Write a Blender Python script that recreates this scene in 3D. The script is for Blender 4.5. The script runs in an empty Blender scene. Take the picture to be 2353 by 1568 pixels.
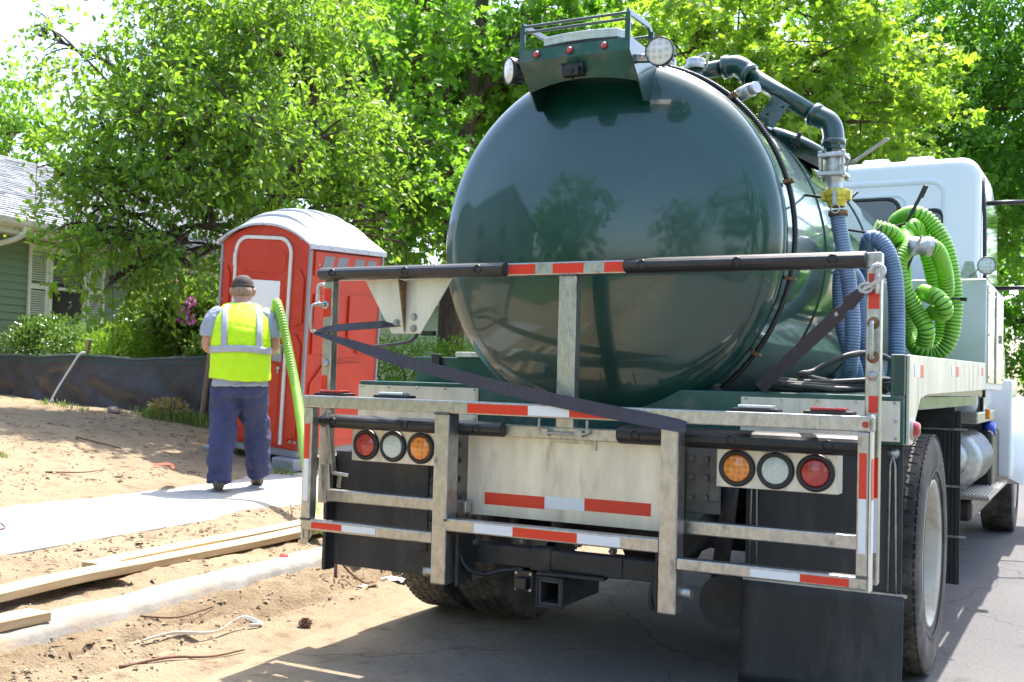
import bpy, bmesh, math, random
import numpy as np
from mathutils import Vector, Matrix, noise as mnoise

scene = bpy.context.scene
COL = scene.collection
random.seed(7)
RNG = np.random.default_rng(11)

# ------------------------------------------------------------------ camera
YAW, PITCH, ROLL = 0.491, 0.0356, 0.0268
CAM = Vector((1.879, -3.844, 1.237))
_f = Vector((-math.sin(YAW) * math.cos(PITCH), math.cos(YAW) * math.cos(PITCH), math.sin(PITCH)))
_r = Vector((math.cos(YAW), math.sin(YAW), 0.0))
_u = _r.cross(_f)
_r2 = _r * math.cos(ROLL) + _u * math.sin(ROLL)
_u2 = _u * math.cos(ROLL) - _r * math.sin(ROLL)
cam_data = bpy.data.cameras.new('camera')
cam = bpy.data.objects.new('camera', cam_data)
COL.objects.link(cam)
_m = Matrix((_r2, _u2, -_f)).transposed().to_4x4()
_m.translation = CAM
cam.matrix_world = _m
cam_data.sensor_width = 36.0
cam_data.sensor_fit = 'HORIZONTAL'
cam_data.lens = 2505.75 / 2353.0 * 36.0
cam_data.clip_start = 0.05
cam_data.clip_end = 2000.0
cam_data.dof.use_dof = True
cam_data.dof.focus_distance = 4.7
cam_data.dof.aperture_fstop = 7.1
scene.camera = cam

# ------------------------------------------------------------------ light
SUN_EL = math.radians(65.0)
SUN_AZ = math.radians(-3.0)          # clockwise from +Y
SUN_DIR = Vector((math.sin(SUN_AZ) * math.cos(SUN_EL), math.cos(SUN_AZ) * math.cos(SUN_EL), math.sin(SUN_EL)))
world = bpy.data.worlds.new('World')
scene.world = world
world.use_nodes = True
_wn = world.node_tree
_bg = _wn.nodes['Background']
_sky = _wn.nodes.new('ShaderNodeTexSky')
_sky.sky_type = 'NISHITA'
_sky.sun_disc = False
_sky.sun_elevation = SUN_EL
_sky.sun_rotation = SUN_AZ
_sky.air_density = 1.0
_sky.dust_density = 2.5
_sky.ozone_density = 1.0
_wn.links.new(_sky.outputs[0], _bg.inputs['Color'])
_bg.inputs['Strength'].default_value = 0.138
sun_data = bpy.data.lights.new('sun', 'SUN')
sun_data.energy = 3.15
sun_data.angle = math.radians(0.53)
sun_data.color = (1.0, 0.955, 0.88)
sun = bpy.data.objects.new('sun', sun_data)
COL.objects.link(sun)
sun.rotation_euler = SUN_DIR.to_track_quat('Z', 'Y').to_euler()
scene.view_settings.view_transform = 'Standard'
scene.view_settings.look = 'None'
scene.view_settings.gamma = 1.0
scene.view_settings.exposure = 1.98
scene.view_settings.use_curve_mapping = False
scene.render.engine = 'CYCLES'
scene.cycles.use_denoising = True
scene.cycles.max_bounces = 8
scene.cycles.diffuse_bounces = 3
scene.cycles.glossy_bounces = 4
scene.cycles.transmission_bounces = 4
scene.cycles.transparent_max_bounces = 8
scene.cycles.caustics_reflective = False
scene.cycles.caustics_refractive = False
scene.cycles.sample_clamp_indirect = 8.0

# ------------------------------------------------------------------ node materials
def _new(name):
    m = bpy.data.materials.new(name)
    m.use_nodes = True
    nt = m.node_tree
    return m, nt, nt.nodes, nt.links, nt.nodes['Principled BSDF']

def _math(nt, op, a, b=None, clamp=False):
    n = nt.nodes.new('ShaderNodeMath'); n.operation = op; n.use_clamp = clamp
    for i, v in enumerate((a, b)):
        if v is None: continue
        if isinstance(v, (int, float)): n.inputs[i].default_value = v
        else: nt.links.new(v, n.inputs[i])
    return n.outputs[0]

def _mix(nt, fac, a, b, mode='MIX'):
    n = nt.nodes.new('ShaderNodeMix'); n.data_type = 'RGBA'; n.blend_type = mode
    for idx, v in ((0, fac), (6, a), (7, b)):
        if isinstance(v, (int, float)): n.inputs[idx].default_value = v
        elif isinstance(v, tuple): n.inputs[idx].default_value = (*v, 1.0)[:4]
        else: nt.links.new(v, n.inputs[idx])
    return n.outputs[2]

def _coord(nt, scale=(1, 1, 1), rot=(0, 0, 0)):
    tc = nt.nodes.new('ShaderNodeTexCoord')
    mp = nt.nodes.new('ShaderNodeMapping')
    mp.inputs['Scale'].default_value = scale
    mp.inputs['Rotation'].default_value = rot
    nt.links.new(tc.outputs['Object'], mp.inputs['Vector'])
    return mp.outputs[0]

def _noise(nt, vec, scale, detail=4.0, rough=0.55):
    n = nt.nodes.new('ShaderNodeTexNoise')
    n.inputs['Scale'].default_value = scale
    n.inputs['Detail'].default_value = detail
    n.inputs['Roughness'].default_value = rough
    nt.links.new(vec, n.inputs['Vector'])
    return n.outputs['Fac']

def _ramp(nt, fac, lo, hi, a=0.0, b=1.0):
    n = nt.nodes.new('ShaderNodeMapRange')
    n.interpolation_type = 'SMOOTHSTEP'
    n.inputs['From Min'].default_value = lo; n.inputs['From Max'].default_value = hi
    n.inputs['To Min'].default_value = a; n.inputs['To Max'].default_value = b
    nt.links.new(fac, n.inputs['Value'])
    return n.outputs['Result']

def _bump(nt, bsdf, height, strength=0.3, dist=0.01):
    n = nt.nodes.new('ShaderNodeBump')
    n.inputs['Strength'].default_value = strength
    n.inputs['Distance'].default_value = dist
    nt.links.new(height, n.inputs['Height'])
    nt.links.new(n.outputs[0], bsdf.inputs['Normal'])

def shade(c, k): return tuple(min(1.0, v * k) for v in c)

def mat(name, col, rough=0.5, metal=0.0, var=0.12, vscale=6.0, stretch=(1, 1, 1), bump=0.0, bscale=60.0,
        coat=0.0, spec=0.5, dirt=None, dscale=3.0, dlo=0.5, dhi=0.75, rvar=0.1):
    m, nt, N, L, b = _new(name)
    v = _coord(nt, stretch)
    n1 = _noise(nt, v, vscale, 5.0, 0.6)
    f = _ramp(nt, n1, 0.3, 0.7)
    c = _mix(nt, f, shade(col, 1 - var), shade(col, 1 + var))
    if dirt:
        n2 = _noise(nt, v, dscale, 6.0, 0.65)
        d = _ramp(nt, n2, dlo, dhi)
        c = _mix(nt, d, c, dirt)
        r = _math(nt, 'ADD', _math(nt, 'MULTIPLY', d, 0.25), rough, True)
        L.new(r, b.inputs['Roughness'])
    else:
        L.new(_ramp(nt, n1, 0.25, 0.75, max(0.02, rough - rvar), min(1, rough + rvar)), b.inputs['Roughness'])
    L.new(c, b.inputs['Base Color'])
    b.inputs['Metallic'].default_value = metal
    b.inputs['Specular IOR Level'].default_value = spec
    b.inputs['Coat Weight'].default_value = coat
    b.inputs['Coat Roughness'].default_value = 0.04
    if bump:
        _bump(nt, b, _noise(nt, v, bscale, 4.0), bump, 0.01)
    return m

M = {}
M['paint'] = mat('truck_green_paint', (0.002, 0.042, 0.031), 0.34, var=0.2, vscale=3, coat=1.0, rvar=0.06, bump=0.03, bscale=3.0)
M['paint'].node_tree.nodes['Principled BSDF'].inputs['Coat Roughness'].default_value = 0.07
M['paint'].node_tree.nodes['Principled BSDF'].inputs['Coat IOR'].default_value = 1.48
M['paint_dusty'] = mat('dusty_green_paint', (0.010, 0.075, 0.060), 0.35, var=0.25, vscale=5, coat=0.3, dirt=(0.10, 0.13, 0.11), dscale=9, dlo=0.45, dhi=0.8)
M['alu'] = mat('brushed_aluminium', (0.44, 0.425, 0.395), 0.34, metal=0.9, var=0.15, vscale=40, stretch=(1, 1, .6), bump=0.15, bscale=90, dirt=(0.17, 0.14, 0.105), dscale=16, dlo=0.54, dhi=0.80)
M['alu_plate'] = mat('weathered_aluminium_plate', (0.70, 0.66, 0.57), 0.45, metal=0.55, var=0.12, vscale=5, stretch=(2, 2, 0.5), bump=0.06, bscale=30, dirt=(0.42, 0.34, 0.22), dscale=4, dlo=0.5, dhi=0.8)
M['alu_box'] = mat('matt_aluminium_sheet', (0.66, 0.67, 0.66), 0.5, metal=0.45, var=0.08, vscale=4, bump=0.03, bscale=20)
M['alu_clean'] = mat('polished_aluminium', (0.72, 0.73, 0.73), 0.22, metal=0.95, var=0.08, vscale=5, bump=0.03, bscale=20)
M['steel'] = mat('galvanised_steel', (0.42, 0.42, 0.40), 0.42, metal=0.9, var=0.2, vscale=30)
M['grey_steel'] = mat('road_grimed_steel', (0.13, 0.125, 0.115), 0.6, metal=0.3, var=0.25, vscale=14, bump=.1, dirt=(0.20, 0.17, 0.13), dscale=6)
M['rust'] = mat('rusty_steel', (0.22, 0.12, 0.06), 0.7, metal=0.3, var=0.4, vscale=40)
M['black_steel'] = mat('black_chassis_steel', (0.022, 0.022, 0.024), 0.55, var=0.3, vscale=12, dirt=(0.09, 0.075, 0.06), dscale=8, dlo=0.5, dhi=0.85, bump=0.1)
M['rubber'] = mat('black_rubber', (0.020, 0.020, 0.021), 0.42, var=0.2, vscale=20, bump=0.05, dirt=(0.06, 0.055, 0.05), dscale=10, dlo=0.55, dhi=0.9)
M['tyre'] = mat('tyre_rubber', (0.036, 0.034, 0.032), 0.75, var=0.25, vscale=15, bump=0.1, dirt=(0.20, 0.17, 0.14), dscale=5, dlo=0.36, dhi=0.75)
M['flap'] = mat('mud_flap_rubber', (0.026, 0.027, 0.030), 0.55, var=0.25, vscale=6, stretch=(2, 2, 0.5), dirt=(0.11, 0.10, 0.09), dscale=4, dlo=0.48, dhi=0.85, bump=0.06)
M['rim'] = mat('white_wheel_rim', (0.50, 0.47, 0.40), 0.45, var=0.1, vscale=5, dirt=(0.30, 0.235, 0.155), dscale=5, dlo=0.45, dhi=0.75)
M['white_paint'] = mat('white_cab_paint', (0.80, 0.81, 0.82), 0.22, var=0.02, vscale=2, coat=0.7, rvar=0.05)
M['strap'] = mat('black_webbing', (0.046, 0.042, 0.056), 0.7, var=0.25, vscale=30, bump=0.15, bscale=300)
M['plastic_black'] = mat('black_plastic', (0.015, 0.015, 0.016), 0.35, var=0.15, vscale=20)
M['dark_glass'] = mat('dark_cab_glass', (0.01, 0.015, 0.014), 0.05, var=0.1, coat=1.0, rvar=0.02)
M['black_hose'] = mat('black_hose_rubber', (0.045, 0.042, 0.038), 0.55, var=0.3, vscale=12, dirt=(0.22, 0.20, 0.16), dscale=9, dlo=0.5, dhi=0.75)
M['yellow'] = mat('yellow_coupling', (0.72, 0.58, 0.06), 0.4, var=0.15, vscale=30)
M['cast'] = mat('cast_aluminium', (0.55, 0.54, 0.52), 0.45, metal=0.8, var=0.2, vscale=25, bump=0.15, bscale=120)

_nt = M['paint'].node_tree   # thin road film: streaky change of gloss and a little dust
_pv = _coord(_nt, (5, 5, .7)); _pn = _noise(_nt, _pv, 3.0, 6, .65); _pb = _nt.nodes['Principled BSDF']
_nt.links.new(_ramp(_nt, _pn, .40, .75, .045, .11), _pb.inputs['Coat Roughness'])
_old = _pb.inputs['Base Color'].links[0].from_socket
_nt.links.new(_mix(_nt, _ramp(_nt, _noise(_nt, _pv, 7.0, 7, .7), .52, .80, 0, .07), _old, (0.16, 0.15, 0.12)), _pb.inputs['Base Color'])

def lens_mat(name, col, kind):
    m, nt, N, L, b = _new(name)
    v = _coord(nt)
    vo = nt.nodes.new('ShaderNodeTexVoronoi'); vo.inputs['Scale'].default_value = kind
    vo.inputs['Randomness'].default_value = 0.25
    L.new(v, vo.inputs['Vector'])
    f = _ramp(nt, vo.outputs['Distance'], 0.1, 0.6)
    c = _mix(nt, f, shade(col, 0.75), shade(col, 1.15))
    L.new(c, b.inputs['Base Color'])
    b.inputs['Roughness'].default_value = 0.25
    b.inputs['Coat Weight'].default_value = 1.0
    _bump(nt, b, vo.outputs['Distance'], 0.5, 0.004)
    return m
M['lens_red'] = lens_mat('red_lens', (0.42, 0.012, 0.012), 75)
M['lens_amber'] = lens_mat('amber_lens', (0.85, 0.26, 0.02), 45)
M['lens_clear'] = lens_mat('clear_lens', (0.62, 0.66, 0.62), 110)
M['lens_lamp'] = lens_mat('work_lamp_lens', (0.62, 0.62, 0.58), 40)

def tape_mat(name, col):
    m, nt, N, L, b = _new(name)
    v = _coord(nt)
    vo = nt.nodes.new('ShaderNodeTexVoronoi'); vo.inputs['Scale'].default_value = 220
    vo.inputs['Randomness'].default_value = 0.0
    L.new(v, vo.inputs['Vector'])
    n = _noise(nt, v, 25, 5)
    c = _mix(nt, _ramp(nt, vo.outputs['Distance'], 0.2, 0.7), shade(col, 1.0), shade(col, 0.92))
    c = _mix(nt, _ramp(nt, n, 0.62, 0.8, 0, 0.5), c, (0.35, 0.30, 0.25))
    L.new(c, b.inputs['Base Color'])
    b.inputs['Roughness'].default_value = 0.35
    return m
M['tape_red'] = tape_mat('red_reflective_tape', (0.72, 0.035, 0.012))
M['tape_white'] = tape_mat('white_reflective_tape', (0.78, 0.79, 0.80))

# ------------------------------------------------------------------ mesh builder
class MB:
    def __init__(s):
        s.v = []; s.f = []; s.mi = []; s.sm = []
    def add(s, verts, faces, mi=0, smooth=False):
        o = len(s.v)
        s.v.extend([tuple(p) for p in verts])
        for f in faces:
            s.f.append(tuple(i + o for i in f)); s.mi.append(mi); s.sm.append(smooth)
        return s
    def box(s, lo, hi, mi=0, M4=None):
        x0, y0, z0 = lo; x1, y1, z1 = hi
        vs = [(x0, y0, z0), (x1, y0, z0), (x1, y1, z0), (x0, y1, z0), (x0, y0, z1), (x1, y0, z1), (x1, y1, z1), (x0, y1, z1)]
        if M4 is not None: vs = [M4 @ Vector(p) for p in vs]
        return s.add(vs, [(0, 3, 2, 1), (4, 5, 6, 7), (0, 1, 5, 4), (1, 2, 6, 5), (2, 3, 7, 6), (3, 0, 4, 7)], mi)
    def bar(s, p0, p1, w, h, up=(0, 0, 1), mi=0):
        p0 = Vector(p0); p1 = Vector(p1); d = (p1 - p0).normalized(); up = Vector(up)
        if abs(d.dot(up)) > 0.99: up = Vector((0, 1, 0))
        a = d.cross(up).normalized() * (w / 2); b = a.normalized().cross(d).normalized() * (h / 2)
        vs = [p0 - a - b, p0 + a - b, p0 + a + b, p0 - a + b, p1 - a - b, p1 + a - b, p1 + a + b, p1 - a + b]
        return s.add(vs, [(0, 1, 2, 3), (7, 6, 5, 4), (0, 4, 5, 1), (1, 5, 6, 2), (2, 6, 7, 3), (3, 7, 4, 0)], mi)
    def tube(s, path, r, n=12, caps=True, mi=0, mfun=None, closed=False):
        P = [Vector(p) for p in path]; k = len(P)
        R = r if isinstance(r, (list, tuple, np.ndarray)) else [r] * k
        T = []
        for i in range(k):
            if closed: t = P[(i + 1) % k] - P[i - 1]
            else: t = P[min(i + 1, k - 1)] - P[max(i - 1, 0)]
            if t.length < 1e-9: t = T[-1] if T else Vector((0, 0, 1))
            T.append(t.normalized())
        ref = Vector((0, 0, 1)) if abs(T[0].z) < 0.9 else Vector((1, 0, 0))
        nrm = T[0].cross(ref).normalized()
        o = len(s.v)
        cs = [(math.cos(2 * math.pi * j / n), math.sin(2 * math.pi * j / n)) for j in range(n)]
        for i in range(k):
            if i > 0:
                nrm = nrm - T[i] * nrm.dot(T[i])
                if nrm.length < 1e-6: nrm = T[i].orthogonal()
                nrm.normalize()
            bn = T[i].cross(nrm)
            for c, q in cs:
                p = P[i] + (nrm * c + bn * q) * R[i]
                s.v.append((p.x, p.y, p.z))
        for i in range(k if closed else k - 1):
            a = o + i * n; b = o + ((i + 1) % k) * n
            m_ = mfun(i) if mfun else mi
            for j in range(n):
                j2 = (j + 1) % n
                s.f.append((a + j, a + j2, b + j2, b + j)); s.mi.append(m_); s.sm.append(True)
        if caps and not closed:
            s.f.append(tuple(o + j for j in reversed(range(n)))); s.mi.append(mi); s.sm.append(False)
            e = o + (k - 1) * n
            s.f.append(tuple(e + j for j in range(n))); s.mi.append(mi); s.sm.append(False)
        return s
    def cyl(s, p0, p1, r, n=20, mi=0, r1=None):
        return s.tube([p0, p1], [r, r if r1 is None else r1], n, True, mi)
    def lathe(s, c, axis, prof, n=32, mi=0, smooth=True, a0=0.0, a1=2 * math.pi):
        """prof: (distance along axis, radius) pairs"""
        c = Vector(c); ax = Vector(axis).normalized()
        e1 = ax.orthogonal().normalized(); e2 = ax.cross(e1)
        o = len(s.v); full = abs(a1 - a0 - 2 * math.pi) < 1e-6
        m = n if full else n + 1
        for (t, r) in prof:
            for j in range(m):
                a = a0 + (a1 - a0) * j / n
                p = c + ax * t + (e1 * math.cos(a) + e2 * math.sin(a)) * r
                s.v.append((p.x, p.y, p.z))
        for i in range(len(prof) - 1):
            for j in range(n):
                j2 = (j + 1) % m if full else j + 1
                s.f.append((o + i * m + j, o + i * m + j2, o + (i + 1) * m + j2, o + (i + 1) * m + j)); s.mi.append(mi); s.sm.append(smooth)
        return s
    def prism(s, poly, d, mi=0):
        """poly: 3D points; d: extrude vector"""
        d = Vector(d); P = [Vector(p) for p in poly]; k = len(P); o = len(s.v)
        for p in P: s.v.append(tuple(p))
        for p in P: s.v.append(tuple(p + d))
        s.f.append(tuple(o + i for i in reversed(range(k)))); s.f.append(tuple(o + k + i for i in range(k)))
        s.mi += [mi, mi]; s.sm += [False, False]
        for i in range(k):
            j = (i + 1) % k
            s.f.append((o + i, o + j, o + k + j, o + k + i)); s.mi.append(mi); s.sm.append(False)
        return s
    def ribbon(s, path, widths, wdir, thick=0.004, mi=0):
        """flat strap along a path; wdir: list of width directions"""
        P = [Vector(p) for p in path]; k = len(P); o = len(s.v)
        for i in range(k):
            t = (P[min(i + 1, k - 1)] - P[max(i - 1, 0)]).normalized()
            w = Vector(wdir[i]); w = (w - t * w.dot(t)).normalized() * (widths[i] / 2); nn = t.cross(w).normalized() * (thick / 2)
            for q in (P[i] - w - nn, P[i] + w - nn, P[i] + w + nn, P[i] - w + nn): s.v.append(tuple(q))
        for i in range(k - 1):
            a = o + 4 * i; b = a + 4
            for j in range(4):
                j2 = (j + 1) % 4
                s.f.append((a + j, a + j2, b + j2, b + j)); s.mi.append(mi); s.sm.append(False)
        s.f.append((o, o + 1, o + 2, o + 3)); e = o + 4 * (k - 1); s.f.append((e + 3, e + 2, e + 1, e)); s.mi += [mi, mi]; s.sm += [False, False]
        return s
    def mesh(s, name, mats):
        me = bpy.data.meshes.new(name)
        me.from_pydata(s.v, [], s.f)
        for m_ in (mats if isinstance(mats, (list, tuple)) else [mats]):
            me.materials.append(M[m_] if isinstance(m_, str) else m_)
        me.polygons.foreach_set('material_index', s.mi)
        me.polygons.foreach_set('use_smooth', s.sm)
        bm = bmesh.new(); bm.from_mesh(me); bmesh.ops.recalc_face_normals(bm, faces=bm.faces); bm.to_mesh(me); bm.free()
        me.update()
        return me
    def build(s, name, mats, parent=None, bevel=0.0, label=None):
        return link(name, s.mesh(name, mats), parent, bevel, label)

def link(name, me, parent=None, bevel=0.0, label=None):
    o = bpy.data.objects.new(name, me)
    COL.objects.link(o)
    if parent is not None:
        o.parent = parent
        if parent.type == 'EMPTY' and not parent.get('_local'):
            o.location = -Vector(parent.location)
    if bevel:
        b = o.modifiers.new('bevel', 'BEVEL'); b.width = bevel; b.segments = 2; b.limit_method = 'ANGLE'; b.angle_limit = math.radians(40)
        b.harden_normals = False
    if label: o['label'] = label
    return o

def tag(o, label, cat, group=None):
    o['label'] = label; o['category'] = cat
    if group: o['group'] = group
    return o

def structure(o):
    o['kind'] = 'structure'; return o

def thing(name, loc, label, cat, group=None, local=False, rotz=0.0):
    o = bpy.data.objects.new(name, None); COL.objects.link(o)
    o.empty_display_size = 0.2
    o.location = loc; o.rotation_euler = (0, 0, rotz)
    if local: o['_local'] = 1
    return tag(o, label, cat, group)

def catmull(pts, per=8, closed=False):
    P = [Vector(p) for p in pts]; out = []; k = len(P)
    rng = range(k if closed else k - 1)
    for i in rng:
        if closed: a, b, c, d = P[i - 1], P[i], P[(i + 1) % k], P[(i + 2) % k]
        else: a, b, c, d = P[max(i - 1, 0)], P[i], P[i + 1], P[min(i + 2, k - 1)]
        for j in range(per):
            t = j / per
            out.append(0.5 * ((2 * b) + (c - a) * t + (2 * a - 5 * b + 4 * c - d) * t * t + (3 * b - a - 3 * c + d) * t ** 3))
    if not closed: out.append(P[-1])
    return out

def resample(path, step):
    P = [Vector(p) for p in path]; out = [P[0].copy()]; acc = 0.0
    for i in range(len(P) - 1):
        a, b = P[i], P[i + 1]; L = (b - a).length
        if L < 1e-9: continue
        t = step - acc
        while t <= L:
            out.append(a + (b - a) * (t / L)); t += step
        acc = L - (t - step)
    return out

def corrugated(mb, path, r, pitch=0.014, depth=0.10, n=14):
    """ribbed hose: bright ribs (slot 0) and darker grooves (slot 1)"""
    P = resample(path, pitch / 4.0)
    pat = [1.0, 1.0, 1.0 - depth, 1.0 - depth]
    R = [r * pat[i % 4] for i in range(len(P))]
    mb.tube(P, R, n, True, 0, mfun=lambda i: 1 if i % 4 == 2 else 0)
    return mb

def fbm(x, y, z=0.0, o=4):
    return mnoise.fractal(Vector((x, y, z)), 1.0, 2.0, o)
# ------------------------------------------------------------------ setting: ground, road, kerb, sidewalk
# the street runs along U, slightly turned against the truck; s = distance across it
def S(x, y): return x + 0.1 * y
U = Vector((-0.1, 1.0, 0)).normalized()
STREET_ROT = math.atan2(0.1, 1.0)
_hs = [-90, -14, -12, -8, -7, -5.5, -4.85, -3.3, -2.6, -2.3, -2.1, -1.85, -1.55, -1.2, -0.9]
_hz = [1.5, 0.97, 0.88, 0.73, 0.62, 0.40, 0.292, 0.205, 0.150, 0.118, 0.048, 0.034, 0.014, -0.010, -0.05]
def terrain(x, y):
    s = S(x, y)
    if s > 7.4: return 0.12
    return float(np.interp(s, _hs, _hz))

def ground_height(x, y):
    s = S(x, y); z = terrain(x, y)
    if s > -0.9: return z if s > 7.4 else -0.06
    flat = min(1.0, max(0.0, (-1.25 - s) / .45))
    if s > -14 and -4 < y < 12:
        a = 0.012 if s < -5 else 0.016
        z += a * fbm(x * 1.3, y * 1.3, 3.0) + 0.010 * fbm(x * 5, y * 5, 1.0) 
        clod = fbm(x * 9, y * 9, 7.0, 3)
        if s < -4.95: z += .020 * (abs(fbm(x * 3.2, y * 3.2, 41)) - .25) + .012 * max(0, fbm(x * 12, y * 12, 43, 2)) - .045 * math.exp(-((s + 5.9 + .25 * fbm(y * .5, 1, 2)) / .09) ** 2) * (.4 + .6 * fbm(y * 1.5, 3, 1)) 
        if s < -4.9: z += 0.022 * max(0.0, fbm(x * 2.2, y * 2.2, 5) - 0.05) * (1 + clod)
        if -3.3 < s < -1.4:
            z += 0.020 * max(0.0, clod)
        # dirt spilled against the kerb, with two pressed wheel tracks
        if -2.15 < s < -1.3:
            k = fbm(x * 0.9, y * 0.9, 9.0)
            z += 0.085 * max(0.0, k + 0.15) * max(0, 1 - abs(s + 1.95) / 0.4)
            z += 0.035 * max(0, fbm(x * 4, y * 4, 2.0)) * max(0, 1 - abs(s + 1.75) / 0.5) + .012 * fbm(x * 11, y * 11, 6.0) * max(0, 1 - abs(s + 1.8) / .45)
            for sc in (-1.72, -1.95):
                z -= 0.075 * math.exp(-((s - sc) / 0.045) ** 2) * (0.5 + 0.5 * fbm(x, y * 0.8, 4.0) + 0.3)
        # dirt on top of the kerb comes and goes
        if -2.5 < s <= -2.12:
            z += 0.022 * fbm(x * 1.1, y * 1.1, 12.0) + 0.002 + .010 * fbm(x * 6, y * 6, 3)
    if s > -1.75: z = terrain(x, y) + (z - terrain(x, y)) * flat
    if -4.80 < s < -3.33: z = min(z, terrain(x, y) - 0.025)
    # ragged dirt creeping over the sidewalk's edges
    if -4.95 < s <= -4.55: z = max(z, terrain(x, y) + 0.030 * fbm(x * 0.8, y * 0.8, 21) + 0.02 - 0.13 * max(0, s + 4.80) + (0.006 * fbm(x * 9, y * 9, 2)))
    if -3.45 < s < -3.2: z = max(z, terrain(x, y) + 0.016 * fbm(x * 1.2, y * 1.2, 23) - 0.004 + 0.1 * max(0, s + 3.36) * 0.2 + 0.006 * fbm(x * 9, y * 9, 2))
    return z

def ground_mesh():
    xs = np.concatenate([np.linspace(-160, -24, 16), np.linspace(-20, -13, 8), np.arange(-12.5, -7.0, 0.16), np.arange(-7.0, -1.0, 0.04),
                         np.array([-0.6, 0, 2, 6.6, 7.2, 8, 9, 12, 20, 40, 160])])
    ys = np.concatenate([np.linspace(-160, -12, 14), np.linspace(-9, -2.4, 8), np.arange(-2.0, 6.0, 0.045), np.arange(6.0, 12.0, 0.2), np.linspace(13, 30, 10), np.linspace(40, 200, 9)])
    V = []; nx = len(xs); ny = len(ys)
    for y in ys:
        for x in xs:
            V.append((float(x), float(y), ground_height(float(x), float(y))))
    F = [(j * nx + i, j * nx + i + 1, (j + 1) * nx + i + 1, (j + 1) * nx + i) for j in range(ny - 1) for i in range(nx - 1)]
    me = bpy.data.meshes.new('ground'); me.from_pydata(V, [], F)
    me.polygons.foreach_set('use_smooth', [True] * len(F))
    return me

def dirt_color(nt, v):
    n1 = _noise(nt, v, 0.9, 6, 0.6); n2 = _noise(nt, v, 7.0, 8, 0.7); n3 = _noise(nt, v, 60, 5, 0.7); n4 = _noise(nt, v, 2.3, 6, .65)
    c = _mix(nt, _ramp(nt, n1, 0.35, 0.65), (0.41, 0.315, 0.205), (0.35, 0.262, 0.168))
    c = _mix(nt, _ramp(nt, n4, 0.52, 0.70, 0, .55), c, (0.23, 0.165, 0.100))
    c = _mix(nt, _ramp(nt, n2, 0.5, 0.72), c, (0.19, 0.135, 0.080))
    sx = nt.nodes.new('ShaderNodeSeparateXYZ'); nt.links.new(v, sx.inputs[0])
    s_ = _math(nt, 'ADD', _math(nt, 'ADD', sx.outputs[0], _math(nt, 'MULTIPLY', sx.outputs[1], 0.1)), _math(nt, 'MULTIPLY', _math(nt, 'SUBTRACT', n4, .5), .5))
    dug = _math(nt, 'MULTIPLY', _ramp(nt, s_, -2.25, -2.05), _ramp(nt, s_, -1.6, -1.85))
    c = _mix(nt, _math(nt, 'MULTIPLY', dug, _ramp(nt, n1, .35, .6, .15, .6)), c, (0.19, 0.138, 0.08))
    c = _mix(nt, _ramp(nt, n3, 0.55, 0.8, 0, 0.6), c, (0.44, 0.355, 0.25))
    c = _mix(nt, _ramp(nt, n3, 0.42, 0.25, 0, 0.6), c, (0.13, 0.09, 0.052))
    return c, _math(nt, 'ADD', n2, _math(nt, 'MULTIPLY', n3, 0.5))
def dirt_mat():
    m, nt, N, L, b = _new('sandy_dirt')
    c, h = dirt_color(nt, _coord(nt))
    L.new(c, b.inputs['Base Color']); b.inputs['Roughness'].default_value = 0.95; b.inputs['Specular IOR Level'].default_value = 0.15
    _bump(nt, b, h, 1.0, 0.05)
    return m
M['dirt'] = dirt_mat()
_g = ground_mesh(); _g.materials.append(M['dirt'])
ground = structure(link('ground', _g))

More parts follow.
